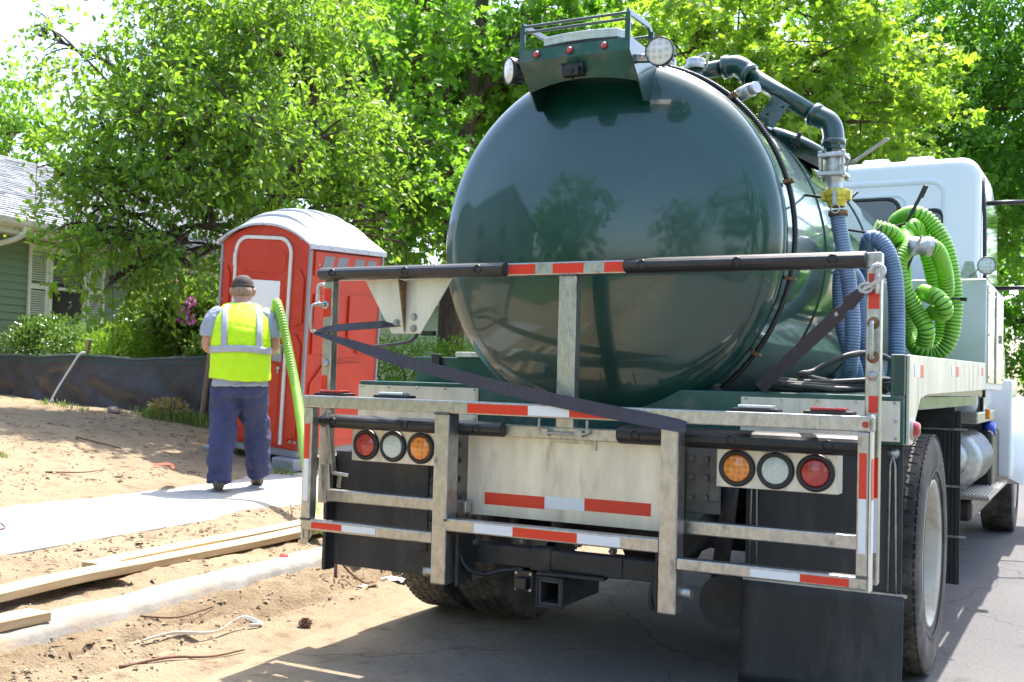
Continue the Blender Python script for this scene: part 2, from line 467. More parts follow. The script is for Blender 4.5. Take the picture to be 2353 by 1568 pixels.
def asphalt_mat():
    m, nt, N, L, b = _new('dusty_asphalt')
    v = _coord(nt)
    n1 = _noise(nt, v, 0.6, 5); n2 = _noise(nt, v, 160, 3, 0.7); n3 = _noise(nt, v, 1.4, 7, 0.65); n4 = _noise(nt, v, 24, 5, 0.7)
    vo = nt.nodes.new('ShaderNodeTexVoronoi'); vo.inputs['Scale'].default_value = 120; L.new(v, vo.inputs['Vector'])
    c = _mix(nt, _ramp(nt, n1, 0.3, 0.7), (0.125, 0.122, 0.123), (0.155, 0.151, 0.149))
    c = _mix(nt, _ramp(nt, n2, 0.45, 0.75), c, (0.20, 0.19, 0.18))
    c = _mix(nt, _ramp(nt, vo.outputs['Distance'], 0.35, 0.1, 0, 0.5), c, (0.07, 0.07, 0.07))
    sx = nt.nodes.new('ShaderNodeSeparateXYZ'); L.new(v, sx.inputs[0])
    s = _math(nt, 'ADD', sx.outputs[0], _math(nt, 'MULTIPLY', sx.outputs[1], 0.1))
    s2 = _math(nt, 'ADD', s, _math(nt, 'MULTIPLY', _math(nt, 'SUBTRACT', n3, 0.5), 1.6))
    s3 = _math(nt, 'ADD', s2, _math(nt, 'MULTIPLY', _math(nt, 'SUBTRACT', n4, 0.5), 0.7))
    d = _ramp(nt, s3, 0.15, -1.35, 0.0, 1.0)
    e, eh = dirt_color(nt, v)
    c = _mix(nt, d, c, e)
    far = _ramp(nt, n3, 0.55, 0.8, 0, 0.25)
    c = _mix(nt, far, c, (0.34, 0.29, 0.23))
    sp_ = _noise(nt, v, 48, 4, .75); c = _mix(nt, _math(nt, 'MULTIPLY', _ramp(nt, sp_, .52, .72, 0, .55), _math(nt, 'SUBTRACT', 1.0, d)), c, (0.24, 0.23, 0.215)); c = _mix(nt, _math(nt, 'MULTIPLY', _ramp(nt, sp_, .45, .30, 0, .6), _math(nt, 'SUBTRACT', 1.0, d)), c, (0.05, 0.048, 0.047))
    ck = nt.nodes.new('ShaderNodeTexVoronoi'); ck.feature = 'DISTANCE_TO_EDGE'; ck.inputs['Scale'].default_value = .55; wv = nt.nodes.new('ShaderNodeVectorMath'); wv.operation = 'ADD'; L.new(v, wv.inputs[0])
    nz = nt.nodes.new('ShaderNodeTexNoise'); nz.inputs['Scale'].default_value = 3.0; nz.inputs['Detail'].default_value = 5; L.new(v, nz.inputs['Vector']); sc_ = nt.nodes.new('ShaderNodeVectorMath'); sc_.operation = 'SCALE'; sc_.inputs['Scale'].default_value = .35; L.new(nz.outputs['Color'], sc_.inputs[0]); L.new(sc_.outputs[0], wv.inputs[1]); L.new(wv.outputs[0], ck.inputs['Vector'])
    c = _mix(nt, _ramp(nt, ck.outputs['Distance'], .007, .002, 0, .35), c, (0.03, 0.029, 0.028))
    st_ = _noise(nt, v, 2.6, 5, .6); c = _mix(nt, _math(nt, 'MULTIPLY', _ramp(nt, st_, .58, .72, 0, .45), _math(nt, 'SUBTRACT', 1.0, d)), c, (0.045, 0.043, 0.042))
    L.new(c, b.inputs['Base Color']); b.inputs['Roughness'].default_value = 0.9; b.inputs['Specular IOR Level'].default_value = 0.2
    ha = _math(nt, 'MULTIPLY', _math(nt, 'ADD', n2, _math(nt, 'MULTIPLY', sp_, 1.5)), .15); hb_ = _math(nt, 'MULTIPLY', eh, d)
    _bump(nt, b, _math(nt, 'ADD', ha, hb_), 0.9, 0.04)
    return m
M['asphalt'] = asphalt_mat()
mb = MB()
def sp(s, t, z): # street coordinates to world
    x = (s - 0.1 * t); return (x, t, z)
mb.add([sp(-2.3, -150, 0), sp(7.2, -150, 0), sp(7.2, 200, 0), sp(-2.3, 200, 0)], [(0, 1, 2, 3)])
road = structure(mb.build('road', 'asphalt'))

M['concrete'] = mat('pale_concrete', (0.36, 0.352, 0.335), 0.9, var=0.10, vscale=2.5, bump=0.25, bscale=90, dirt=(0.36, 0.285, 0.20), dscale=1.6, dlo=0.50, dhi=0.78, spec=0.2)
M['kerb'] = mat('weathered_kerb_concrete', (0.28, 0.27, 0.25), 0.9, var=0.22, vscale=5, bump=0.3, bscale=60, dirt=(0.40, 0.30, 0.20), dscale=3.0, dlo=0.42, dhi=0.7, spec=0.2)
sidewalk = bpy.data.objects.new('sidewalk', None); COL.objects.link(sidewalk); structure(sidewalk)
sidewalk['label'] = 'pale concrete sidewalk of square slabs between dirt strips'
for i in range(16):
    t0 = -3.1 + i * 1.52; t1 = t0 + 1.508
    j0, j1 = random.uniform(-.002, .002), random.uniform(-.002, .002)
    zn, zf = 0.212, 0.280
    P = [sp(-3.36, t0, zn + j0), sp(-3.36, t1, zn + j1), sp(-4.82, t1, zf + j1), sp(-4.82, t0, zf + j0)]
    mb = MB(); mb.prism(P, (0, 0, -0.1)); mb.build('slab', 'concrete', sidewalk, 0.006)
kerb = bpy.data.objects.new('kerb', None); COL.objects.link(kerb); structure(kerb)
for i in range(10):
    t0 = -4 + i * 3.0; t1 = t0 + 2.988; mb = MB()
    prof = [(-2.32, -0.05), (-2.32, 0.130), (-2.29, 0.146), (-2.20, 0.146), (-2.16, 0.132), (-2.135, 0.10), (-2.11, -0.05)]
    k = 40; o = []
    for q in range(k + 1):
        t = t0 + (t1 - t0) * q / k
        for (s_, z_) in prof:
            jz = 0.010 * fbm(t * 3, s_ * 6, 2.0) + 0.008 * fbm(t * 14, s_ * 20, 5.0) - .022 * max(0, fbm(t * 1.3, s_ * 2, 9.0) - .25)
            o.append(sp(s_ + 0.006 * fbm(t * 4, z_ * 9, 8), t, z_ + (jz if z_ > 0 else 0)))
    n = len(prof); F = []
    for q in range(k):
        for w in range(n - 1): F.append((q * n + w, q * n + w + 1, (q + 1) * n + w + 1, (q + 1) * n + w))
    F.append(tuple(range(n))); F.append(tuple(k * n + w for w in reversed(range(n))))
    mb.add(o, F, 0, True); mb.build('kerb_stone', 'kerb', kerb)
# concrete kerb on the other side of the street
mb = MB(); mb.prism([sp(7.2, -150, -0.05), sp(7.2, -150, 0.13), sp(7.4, -150, 0.14), sp(7.4, -150, -0.05)], Vector(sp(7.2, 200, 0)) - Vector(sp(7.2, -150, 0)))
kerb2 = structure(mb.build('far_kerb', 'kerb'))

# lawns beyond the road and down the street
M['lawn'] = mat('mown_lawn', (0.055, 0.105, 0.022), .95, var=.35, vscale=1.2, bump=.6, bscale=40, spec=.15, dirt=(0.09, 0.11, 0.03), dscale=.5)
mb = MB(); mb.add([sp(7.9, -150, .127), sp(150, -150, .127), sp(150, 200, .127), sp(7.9, 200, .127)], [(0, 1, 2, 3)]); structure(mb.build('lawn', 'lawn'))
mb = MB(); ss = [-90, -14, -12, -8, -7, -5.5, -5.0]
for a, b in zip(ss[:-1], ss[1:]):
    for t0, t1 in ((-150, -5.0), (26, 200)):
        mb.add([sp(a, t0, terrain(a, 0) + .03), sp(b, t0, terrain(b, 0) + .03), sp(b, t1, terrain(b, 0) + .03), sp(a, t1, terrain(a, 0) + .03)], [(0, 1, 2, 3)])
structure(mb.build('lawn', 'lawn'))
# ------------------------------------------------------------------ the vacuum truck
T = thing('vacuum_truck', (0, 3.0, 0), 'dark green vacuum tank truck with aluminium rear rack and white cab', 'truck')
R_T, ZC, Y0, Y1T = 0.79, 1.852, 0.52, 3.75
TX = -0.02   # tank axis sits a hair off the frame's centre
def P(mb, name, mats, parent=None, bevel=0.0, label=None): return mb.build(name, mats, T if parent is None else parent, bevel, label)

# tank barrel with domed rear and front heads
HEAD = []
for i in range(13):
    q = 0.66 * i / 12; HEAD.append((q, 0.31 + 2.0 - math.sqrt(4.0 - q * q)))
_qa, _ya0 = HEAD[-1]
for i in range(1, 9):
    a = i / 8 * math.pi / 2
    HEAD.append((_qa + (R_T - _qa) * math.sin(a), _ya0 + (Y0 - _ya0) * (0.28 * math.sin(a) + 0.72 * (1 - math.cos(a)))))
prof = [(y, max(.001, q)) for q, y in HEAD]
prof += [(Y0 + 0.03, R_T)]
n = 22
for i in range(1, n + 1): prof.append((Y0 + 0.03 + (Y1T - Y0 - 0.03) * i / n, R_T))
for i in range(1, 9):
    a = i / 8 * math.pi / 2
    prof.append((Y1T + 0.2 * math.sin(a), max(0.001, R_T * math.cos(a))))
mb = MB(); mb.lathe((TX, 0, ZC), (0, 1, 0), prof, 96); tank = P(mb, 'tank', 'paint', label='glossy dark green tank with domed rear head')
mb = MB()
for y in (Y0 + 0.035,):
    mb.lathe((TX, 0, ZC), (0, 1, 0), [(y - 0.014, R_T - 0.001), (y - 0.011, R_T + 0.004), (y - 0.004, R_T + 0.006), (y + 0.004, R_T + 0.006), (y + 0.011, R_T + 0.004), (y + 0.014, R_T - 0.001)], 96)
mb.build('weld_seam', 'paint', tank)
for y in (1.35, 2.55):
    mb = MB(); mb.lathe((TX, 0, ZC), (0, 1, 0), [(y - 0.045, R_T - 0.001), (y - 0.045, R_T + 0.006), (y + 0.045, R_T + 0.006), (y + 0.045, R_T - 0.001)], 96, smooth=False)
    mb.build('band', 'paint', tank)
# conduit that follows the rear rim, with clips
pts = [(TX + math.sin(a) * (R_T + 0.020), 0.635, ZC + math.cos(a) * (R_T + 0.020)) for a in np.linspace(0.22, 2.75, 90)]
mb = MB(); corrugated(mb, pts, 0.0125, 0.010, 0.14, 8); cond = P(mb, 'conduit', ['plastic_black', 'plastic_black'])
for a in (0.72, 1.28, 1.78, 2.2):
    c = Vector((TX + math.sin(a) * (R_T + 0.02), 0.635, ZC + math.cos(a) * (R_T + 0.02))); rad = Vector((math.sin(a), 0, math.cos(a))); tg = Vector((math.cos(a), 0, -math.sin(a)))
    mb = MB(); mb.tube([c + rad * 0.019 - Vector((0, 0.02, 0)), c + rad * 0.019 + Vector((0, 0.02, 0))], 0.007, 8); mb.bar(c - Vector((0, .03, 0)), c + Vector((0, 0.02, 0)), 0.014, 0.03, up=rad)
    mb.build('clip', 'rust', cond)

# light hood on the rear of the tank
hx = 0.245
mb = MB()
def head_y(x, z):
    q = min(R_T, math.hypot(x - TX, z - ZC))
    return float(np.interp(q, [h_[0] for h_ in HEAD], [h_[1] for h_ in HEAD]))
fr = [(-hx, 0.17, 2.622), (hx, 0.17, 2.622), (hx, 0.17, 2.572), (-hx, 0.17, 2.572)]
mb.prism(fr, (0, 0.005, 0))
k = 14; lipv = []; 
for i in range(k + 1):
    x = -hx + 2 * hx * i / k; arch = 0.028 * (1 - (x / hx) ** 2)
    t = 1 - arch / 0.1
    lipv.append(((x, 0.17, 2.572), (x, 0.17 + 0.11 * t, 2.572 - 0.10 * t)))
V = [p[0] for p in lipv] + [p[1] for p in lipv]
V += [(x, y + 0.004, z + 0.004) for (x, y, z) in V]
F = []
for i in range(k):
    F.append((i, i + 1, k + 2 + i, k + 1 + i)); o = 2 * (k + 1); F.append((o + i + 1, o + i, o + k + 1 + i, o + k + 2 + i))
    F.append((k + 1 + i, k + 2 + i, o + k + 2 + i, o + k + 1 + i))
mb.add(V, F)
hood = P(mb, 'light_hood', 'paint_dusty', label='green hood over the rear lamps on top of the tank')
for sx in (-1, 1):
    x = sx * hx; pl = [(x, 0.17, 2.626), (x, 0.17, 2.572), (x, 0.28, 2.472), (x, 0.345, 2.405)]
    for z in np.linspace(2.42, 2.58, 7): pl.append((x, head_y(x, float(z)) + 0.004, float(z)))
    pl += [(x, 0.66, 2.594), (x, 0.66, 2.626)]
    mb = MB(); mb.prism(pl, (sx * 0.006, 0, 0)); mb.build('side_plate', 'paint', hood)
mb = MB(); mb.box((-hx, 0.178, 2.618), (hx, 0.66, 2.624)); mb.build('top_plate', 'paint', hood)
for x in (-0.165, -0.012, 0.141):
    mb = MB(); mb.lathe((x, 0.170, 2.598), (0, -1, 0), [(-0.002, 0.016), (0.004, 0.016), (0.007, 0.012)], 20)
    ml = mb.build('marker_light', 'rubber', hood); mb = MB()
    mb.lathe((x, 0.170, 2.598), (0, -1, 0), [(0.005, 0.0135), (0.010, 0.0125), (0.015, 0.008), (0.017, 0.001)], 20); mb.build('marker_lens', 'lens_red', hood)
mb = MB(); mb.box((-0.055, 0.19, 2.50), (0.035, 0.23, 2.552)); mb.box((-0.048, 0.165, 2.492), (0.028, 0.20, 2.533)); mb.cyl((-0.01, 0.168, 2.512), (-0.01, 0.155, 2.510), 0.016); mb.box((-0.06, 0.185, 2.515), (-0.052, 0.225, 2.55)); mb.box((0.032, 0.185, 2.515), (0.04, 0.225, 2.55)); mb.cyl((-0.01, 0.195, 2.495), (-0.01, 0.195, 2.478), 0.008)
mb.build('rear_camera', 'plastic_black', hood, 0.004)
# guard rail above the hood
g = MB(); rr = 0.0095
for sx in (-1, 1):
    x = sx * 0.238
    g.bar((x, 0.178, 2.62), (x, 0.178, 2.728), 0.022, 0.012, up=(0, 1, 0)); g.bar((x, 0.172, 2.728), (x, 0.40, 2.738), 0.024, 0.012, up=(1, 0, 0)); g.bar((x, 0.40, 2.738), (x, 0.435, 2.715), 0.024, 0.012, up=(1, 0, 0)); g.bar((x, 0.435, 2.72), (x, 0.435, 2.62), 0.024, 0.012, up=(0, 1, 0))
for y, z in ((0.178, 2.725), (0.178, 2.700), (0.43, 2.70)):
    g.cyl((-0.24, y, z), (0.24, y, z), 0.006, 10)
g.build('guard_rail', 'paint', hood, 0.002)
# clear light bar
ol = [(-0.20, 0.30), (-0.17, 0.235), (-0.06, 0.215), (0.06, 0.215), (0.17, 0.235), (0.20, 0.30), (0.17, 0.42), (-0.17, 0.42)]
mb = MB(); mb.prism([(x, y, 2.632) for x, y in ol], (0, 0, 0.018)); lb = mb.build('light_bar', 'plastic_black', hood, 0.004)
mb = MB(); mb.prism([(x * .985, y, 2.652) for x, y in ol], (0, 0, 0.036)); mb.prism([(x * .95, 0.32 + (y - .32) * .9, 2.688) for x, y in ol], (0, 0, 0.006)); mb.build('light_bar_lens', 'lens_clear', hood, 0.004)
# round work lamps
def work_lamp(c, d, r, parent):
    mb = MB(); mb.lathe(c, d, [(-0.055, 0.02), (-0.05, r * .75), (-0.02, r * .95), (0.0, r), (0.012, r), (0.014, r * 0.94), (0.008, r * .93)], 32)
    for i in range(14):
        a = i / 14 * 2 * math.pi; e1 = Vector(d).orthogonal().normalized(); e2 = Vector(d).normalized().cross(e1)
        q = Vector(c) + (e1 * math.cos(a) + e2 * math.sin(a)) * r * .9
        mb.bar(q - Vector(d).normalized() * .05, q - Vector(d).normalized() * .012, 0.006, 0.012)
    w = mb.build('work_lamp', 'plastic_black', parent)
    mb = MB(); mb.lathe(c, d, [(0.008, r * .93), (0.013, r * .6), (0.015, 0.001)], 32)
    mb.build('work_lamp_lens', 'lens_lamp', parent)
work_lamp((0.372, 0.19, 2.553), (0.12, -1, -0.10), 0.058, hood)
work_lamp((-0.310, 0.21, 2.556), (-0.75, -1, -0.15), 0.058, hood)
mb = MB(); mb.bar((0.25, 0.25, 2.555), (0.325, 0.25, 2.548), 0.035, 0.03); mb.bar((-0.25, 0.26, 2.555), (-0.325, 0.26, 2.548), 0.035, 0.03); mb.cyl((0.27, .24, 2.555), (0.29, .24, 2.555), 0.014); mb.build('lamp_bracket', 'steel', hood, 0.003)

hood.location.x += -0.02
# suction pipe over the tank shoulder
pc = catmull([(0.08, 0.95, 2.675), (0.36, 0.95, 2.69), (0.40, 0.95, 2.69)], 6) 
arm = [Vector((0.08, 0.95, 2.672)), Vector((0.385, 0.95, 2.69))]
e1 = [Vector((0.385, .95, 2.69)), Vector((0.43, .95, 2.69)), Vector((0.462, .95, 2.675)), Vector((0.49, .95, 2.645))]
arm2 = [Vector((0.475, .95, 2.66)), Vector((0.80, .95, 2.425))]
e2 = [Vector((0.79, .95, 2.433)), Vector((0.845, .95, 2.40)), Vector((0.868, .945, 2.36)), Vector((0.875, .94, 2.30))]
mb = MB(); mb.tube(arm, 0.037, 20); mb.tube(catmull(e1, 5), 0.047, 20); mb.tube(arm2, 0.037, 20); mb.tube(catmull(e2, 5), 0.047, 20)
for p, d in ((arm[1], (1, 0, 0.05)), (e1[-1], (.8, 0, -.58)), (e2[0], (.8, 0, -.58)), (e2[-1], (0, 0, -1))): mb.lathe(p, d, [(-0.014, 0.04), (-0.014, 0.052), (0.014, 0.052), (0.014, 0.04)], 24)
mb.lathe((0.876, .94, 2.30), (0, 0, -1), [(0, 0.05), (0.03, 0.05), (0.03, 0.036), (0.06, 0.034)], 8, smooth=False)
P(mb, 'suction_pipe', 'paint')
mb = MB(); mb.cyl((0.10, 0.95, 2.60), (0.10, 0.95, 2.76), 0.045, 24); mb.lathe((0.10, .95, 2.66), (0, 0, 1), [(0, .045), (0, .06), (.02, .06), (.02, .045)], 24); P(mb, 'riser', 'paint')
mb = MB(); c = (0.285, 0.82, 2.66); mb.cyl((0.285, .82, 2.58), (0.285, .82, 2.655), 0.036, 20); rs = P(mb, 'vent_riser', 'paint')
mb = MB(); mb.lathe((0.285, .82, 2.655), (0, 0, 1), [(0, .03), (0, .048), (.02, .05), (.022, .042), (.045, .042), (.05, .03), (.052, .001)], 24); mb.bar((0.335, .82, 2.66), (0.35, .8, 2.72), .01, .016); mb.bar((0.30, .80, 2.71), (0.35, .80, 2.72), .008, .008); mb.build('cam_cap', 'cast', rs, 0.002)
# support bracket and sensor fitting
mb = MB(); Mx = Matrix.Translation((0.63, 0.93, 2.455)) @ Matrix.Rotation(math.radians(36), 4, 'Y')
mb.box((-0.045, -0.05, -0.07), (0.045, -0.044, 0.06), M4=Mx); mb.box((-0.045, -0.05, 0.05), (0.045, 0.05, 0.06), M4=Mx)
for dx, dz in ((-.02, -.03), (.02, .03)): mb.cyl(Mx @ Vector((dx, -.05, dz)), Mx @ Vector((dx, -.062, dz)), 0.009, 6)
P(mb, 'pipe_bracket', 'paint', bevel=0.002)
mb = MB(); mb.tube([(0.44, .83, 2.505), (0.50, .80, 2.515)], .026, 20); mb.tube([(0.50, .80, 2.515), (0.56, .77, 2.525)], .031, 20); mb.tube([(0.56, .77, 2.525), (0.585, .757, 2.53)], .026, 20); P(mb, 'pressure_valve', 'cast')
# round manway behind the pipe
mb = MB(); mb.lathe((0.50, 1.75, 2.42), (0.45, 0, .9), [(0, .17), (0.06, .17), (.065, .185), (.085, .185), (.10, .15), (.115, .05), (.117, .001)], 32); mw = P(mb, 'manway', 'paint')
for a in range(6):
    e = Vector((.45, 0, .9)).normalized(); q = Vector((0.5, 1.75, 2.42)) + e * .06; d = (e.orthogonal().normalized() * math.cos(a * 1.047) + e.cross(e.orthogonal().normalized()) * math.sin(a * 1.047))
    mb = MB(); mb.bar(q + d * .17, q + d * .235, .045, .03, up=e); mb.cyl(q + d * .215 - e * .03, q + d * .215 + e * .05, .012, 10); mb.build('clamp', 'plastic_black', mw, .003)

# flanged ball valve and coupling under the pipe
mb = MB(); vx, vy = 0.882, 0.92
mb.cyl((vx, vy, 2.25), (vx + .003, vy, 2.145), 0.046, 24)
for z in (2.235, 2.155):
    mb.box((vx - .058, vy - .058, z - .008), (vx + .058, vy + .058, z + .008))
for dx in (-.048, .048):
    for dy in (-.048, .048):
        mb.cyl((vx + dx, vy + dy, 2.255), (vx + dx, vy + dy, 2.135), 0.006, 8); mb.cyl((vx + dx, vy + dy, 2.147), (vx + dx, vy + dy, 2.137), 0.011, 6); mb.cyl((vx + dx, vy + dy, 2.253), (vx + dx, vy + dy, 2.243), 0.011, 6)
mb.lathe((vx + .004, vy, 2.145), (0, 0, -1), [(0, .04), (.02, .034), (.045, .034), (.06, .042), (.065, .036)], 24)
valve = P(mb, 'ball_valve', 'cast', bevel=0.003)
mb = MB(); mb.bar((vx + .05, vy - .02, 2.19), (vx + .10, vy - .04, 2.205), .03, .008); mb.bar((vx + .095, vy - .038, 2.203), (vx + .235, vy - .06, 2.285), .03, .007); mb.build('valve_handle', 'steel', valve, 0.002)
cx = 0.895
mb = MB(); mb.lathe((cx, vy, 2.092), (0.02, 0, -1), [(0, .036), (0, .05), (.014, .054), (.03, .054), (.034, .047), (.05, .047), (.055, .04), (.075, .036)], 12, smooth=False)
for dx in (-.05, .05): mb.box((cx + dx - .012, vy - .02, 2.045), (cx + dx + .012, vy + .02, 2.085))
cpl = P(mb, 'cam_coupling', 'yellow', bevel=0.003)
mb = MB(); mb.bar((cx + .004, vy - .056, 2.08), (cx + .006, vy - .06, 2.02), .016, .006, up=(0, 1, 0)); mb.tube([(cx + .008 + .018 * math.cos(a), vy - .06, 2.0 + .018 * math.sin(a)) for a in np.linspace(0, 2 * math.pi, 16, endpoint=False)], .0035, 8, closed=True); mb.build('pull_ring', 'steel', cpl)
mb = MB(); mb.lathe((cx + .008, vy, 2.0), (.02, 0, -1), [(0, .0385), (0, .041), (.022, .041), (.022, .0385)], 24); mb.build('hose_clamp', 'rust', cpl)

# ---------------------------------------------------------------- bed
BZ = 1.215
mb = MB(); mb.box((-1.25, 0.46, 1.03), (1.25, 0.58, BZ)); mb.box((-1.24, 0.58, 1.15), (1.19, 3.95, BZ - .001)); bed = P(mb, 'bed', 'paint_dusty', bevel=0.006, label='green flat bed under the tank')
def bolt(mb, x, y, z, d=(0, -1, 0), r=0.006): mb.cyl(Vector((x, y, z)), Vector((x, y, z)) + Vector(d) * .006, r, 6)
for (x0, x1) in ((-1.25, -0.585), (0.63, 1.238)):
    mb = MB(); mb.box((x0, 0.453, 1.043), (x1, 0.4585, 1.195)); pl = mb.build('rear_panel', 'alu_plate', bed)
    mb = MB()
    for i in range(5):
        bolt(mb, x0 + .02 + (x1 - x0 - .04) * i / 4, 0.453, 1.188)
    bolt(mb, x1 - .015, .453, 1.055); bolt(mb, x1 - .015, .453, 1.12); mb.build('rivet', 'steel', bed)
# right side rail with its rear drop
pl = [(1.252, 0.50, 1.372), (1.252, 3.72, 1.425), (1.252, 3.72, 1.255), (1.252, 1.0, 1.222), (1.252, 0.80, 1.205), (1.252, 0.66, 1.12), (1.252, 0.60, 1.03), (1.252, 0.50, 1.03)]
mb = MB(); mb.prism(pl, (0.012, 0, 0)); srail = P(mb, 'side_rail', 'alu_plate', bevel=0.002, label='bare aluminium side rail with red and white stickers')
mb = MB(); mb.box((1.20, 0.462, BZ + .001), (1.2515, 0.52, 1.372)); P(mb, 'corner_post', 'paint', bevel=0.004)
mb = MB(); mb.box((1.20, .52, BZ + .001), (1.2505, 3.7, 1.30)); P(mb, 'inner_rail', 'paint_dusty')
def side_tape(y0, y1, z0, z1, k):
    mb = MB(); mb.box((1.2645, y0, z0), (1.2655, y1, z1)); mb.build('reflective_tape', 'tape_' + k, srail)
for (a, b, c_) in ((0.62, 0.77, 0.87), (1.85, 2.02, 2.18), (3.28, 3.43, 3.58)):
    z = 1.29 + (a - .6) * .019; side_tape(a, b, z, z + .05, 'white'); side_tape(b + .001, c_, z, z + .05, 'red')
mb = MB(); mb.lathe((1.263, .565, 1.09), (1, 0, 0), [(0, .034), (.012, .034), (.02, .028), (.026, .026), (.032, .02), (.034, .001)], 24); P(mb, 'side_marker', 'lens_red')
mb = MB(); mb.lathe((1.262, .565, 1.09), (1, 0, 0), [(-.002, .044), (.01, .042), (.012, .034)], 24); P(mb, 'marker_grommet', 'alu')
# left side trough box with a pale rim
mb = MB(); mb.box((-1.25, 0.95, BZ + .001), (-0.60, 3.9, 1.345)); trough = P(mb, 'side_box', 'paint_dusty', bevel=0.004)
mb = MB(); mb.box((-1.0, 0.93, 1.3455), (-0.56, 3.9, 1.372)); mb.build('box_rim', 'alu_plate', trough, .003)
mb = MB(); mb.bar((-1.11, 0.93, 1.36), (-1.11, 0.93, 1.27), .05, .03); mb.build('rubber_stop', 'rubber', trough, .004)
mb = MB(); mb.prism([(-0.5, .55, BZ), (0.5, .55, BZ), (0.42, .55, 1.34), (-0.42, .55, 1.34)], (0, .1, 0)); mb.prism([(-0.6, 2.9, BZ), (0.6, 2.9, BZ), (0.5, 2.9, 1.34), (-0.5, 2.9, 1.34)], (0, .1, 0)); P(mb, 'tank_saddle', 'black_steel')
# toggle and boxes on the bed edge seen over the step rail
for x, m_, nm in ((-1.10, 'lens_red', 'top_lamp'), (-0.78, 'lens_clear', 'top_lamp'), (0.80, 'lens_clear', 'top_lamp'), (1.06, 'lens_red', 'top_lamp')):
    mb = MB(); mb.box((x - .085, 0.03, 1.146), (x + .085, .11, 1.158)); tl = P(mb, nm, 'rubber', bevel=.004)
    mb = MB(); mb.box((x - .062, 0.035, 1.1585), (x + .062, .10, 1.170)); mb.build('lamp_lens', m_, tl, .004)

# ---------------------------------------------------------------- rear frames of square aluminium tube
def rack(name, label): 
    o = bpy.data.objects.new(name, None); COL.objects.link(o); o.parent = T; o.location = -Vector(T.location); o['_local'] = 1; o['label'] = label
    return o
fixed = rack('fixed_rack', 'upright aluminium tube rack with rubber bumpers')
def sq(name, lo, hi, par, m_='alu', b=0.005): 
    mb = MB(); mb.box(lo, hi); return mb.build(name, m_, par, b)
sq('rail', (-1.22, .12, 1.667), (1.22, .17, 1.720), fixed)
sq('post', (-1.219, .121, .66), (-1.168, .169, 1.6665), fixed); sq('post', (1.168, .121, .556), (1.219, .169, 1.6665), fixed)
sq('post', (-0.035, .124, 1.045), (0.043, .176, 1.6665), fixed)
sq('rail', (-1.1675, .123, .670), (-.44, .168, .722), fixed); sq('rail', (.44, .123, .672), (1.1675, .168, .724), fixed)
def d_rubber(x0, x1, z0, z1, y, name='rubber_bumper'):
    zc = (z0 + z1) / 2; h = (z1 - z0) / 2
    pr = [(y, z0), (y, z1)] + [(y - 0.052 * math.sin(a) , zc + h * math.cos(a)) for a in np.linspace(0.15, math.pi - .15, 9)]
    mb = MB(); mb.prism([(x0, q[0], q[1]) for q in pr], (x1 - x0, 0, 0)); o = mb.build(name, 'rubber', fixed, .004)
    L = x1 - x0
    for f in (0.09, 0.5, 0.88):
        x = x0 + L * f; mb = MB(); mb.lathe((x, y - .0545, zc), (0, 1, 0), [(0, .017), (0.002, .0185), (.006, .0175), (.006, .004), (0.0045, .001)], 20)
        mb.build('bumper_bolt', 'plastic_black', fixed)
d_rubber(-1.222, -.27, 1.664, 1.724, .1195); d_rubber(.262, 1.17, 1.664, 1.724, .1195)
d_rubber(-1.19, -.26, 1.0, 1.062, .1195); d_rubber(.25, 1.165, 1.0, 1.075, .1195)
sq('rail', (-1.1675, .122, 1.003), (1.1675, .168, 1.053), fixed)
def tape(par, lo, hi, k): 
    mb = MB(); mb.box(lo, hi); mb.build('reflective_tape', 'tape_' + k, par)
for x0, x1, k_ in ((-.262, -.142, 'red'), (-.062, .075, 'red'), (.165, .26, 'red')): tape(fixed, (x0, .1185, 1.673), (x1, .1198, 1.713), k_)
tape(fixed, (-1.217, .1192, 1.50), (-1.178, .1205, 1.63), 'red'); tape(fixed, (1.176, .1192, 1.52), (1.214, .1205, 1.645), 'red')
tape(fixed, (1.196, .1192, .86), (1.217, .1205, 1.0), 'red'); tape(fixed, (1.196, .1192, .67), (1.217, .1205, .8595), 'white'); tape(fixed, (-1.217, .1192, 1.17), (-1.185, .1205, 1.235), 'red'); tape(fixed, (1.182, .1192, 1.155), (1.214, .1205, 1.215), 'red')
# bolted plates at the rail's right end, D-handles
def ring(c, ax1, ax2, a, b, r, k=20):
    c = Vector(c); ax1 = Vector(ax1); ax2 = Vector(ax2)
    return [c + ax1 * (a * math.copysign(abs(math.cos(t)) ** .5, math.cos(t))) + ax2 * (b * math.copysign(abs(math.sin(t)) ** .5, math.sin(t))) for t in np.linspace(0, 2 * math.pi, k, endpoint=False)]
mb = MB(); mb.tube(ring((-1.243, .135, 1.605), (1, 0, 0), (0, 0, 1), .022, .045, .006), .008, 8, closed=True); mb.build('tie_ring', 'cast', fixed)
def handle(x, z0, z1, d):
    mb = MB(); mb.tube(catmull([(x, .12, z1), (x + d * .03, .085, z1), (x + d * .045, .075, z1 - .02), (x + d * .045, .075, z0 + .02), (x + d * .03, .085, z0), (x, .12, z0)], 4), .008, 10)
    for z in (z0, z1): mb.lathe((x, .12, z), (0, -1, 0), [(0, .02), (.006, .02), (.006, .008)], 16)
    mb.build('grab_handle', 'steel', fixed)
handle(-1.205, 1.43, 1.555, -1)
mb = MB(); mb.tube(catmull([(1.195, .12, 1.47), (1.195, .085, 1.47), (1.195, .075, 1.45), (1.195, .075, 1.37), (1.195, .085, 1.35), (1.195, .12, 1.35)], 4), .008, 10); mb.build('grab_handle', 'steel', fixed)
for z in (1.47, 1.35):
    mb = MB(); mb.lathe((1.195, .12, z), (0, -1, 0), [(0, .022), (.005, .02), (.005, .008)], 16); mb.build('weld_collar', 'rust', fixed)
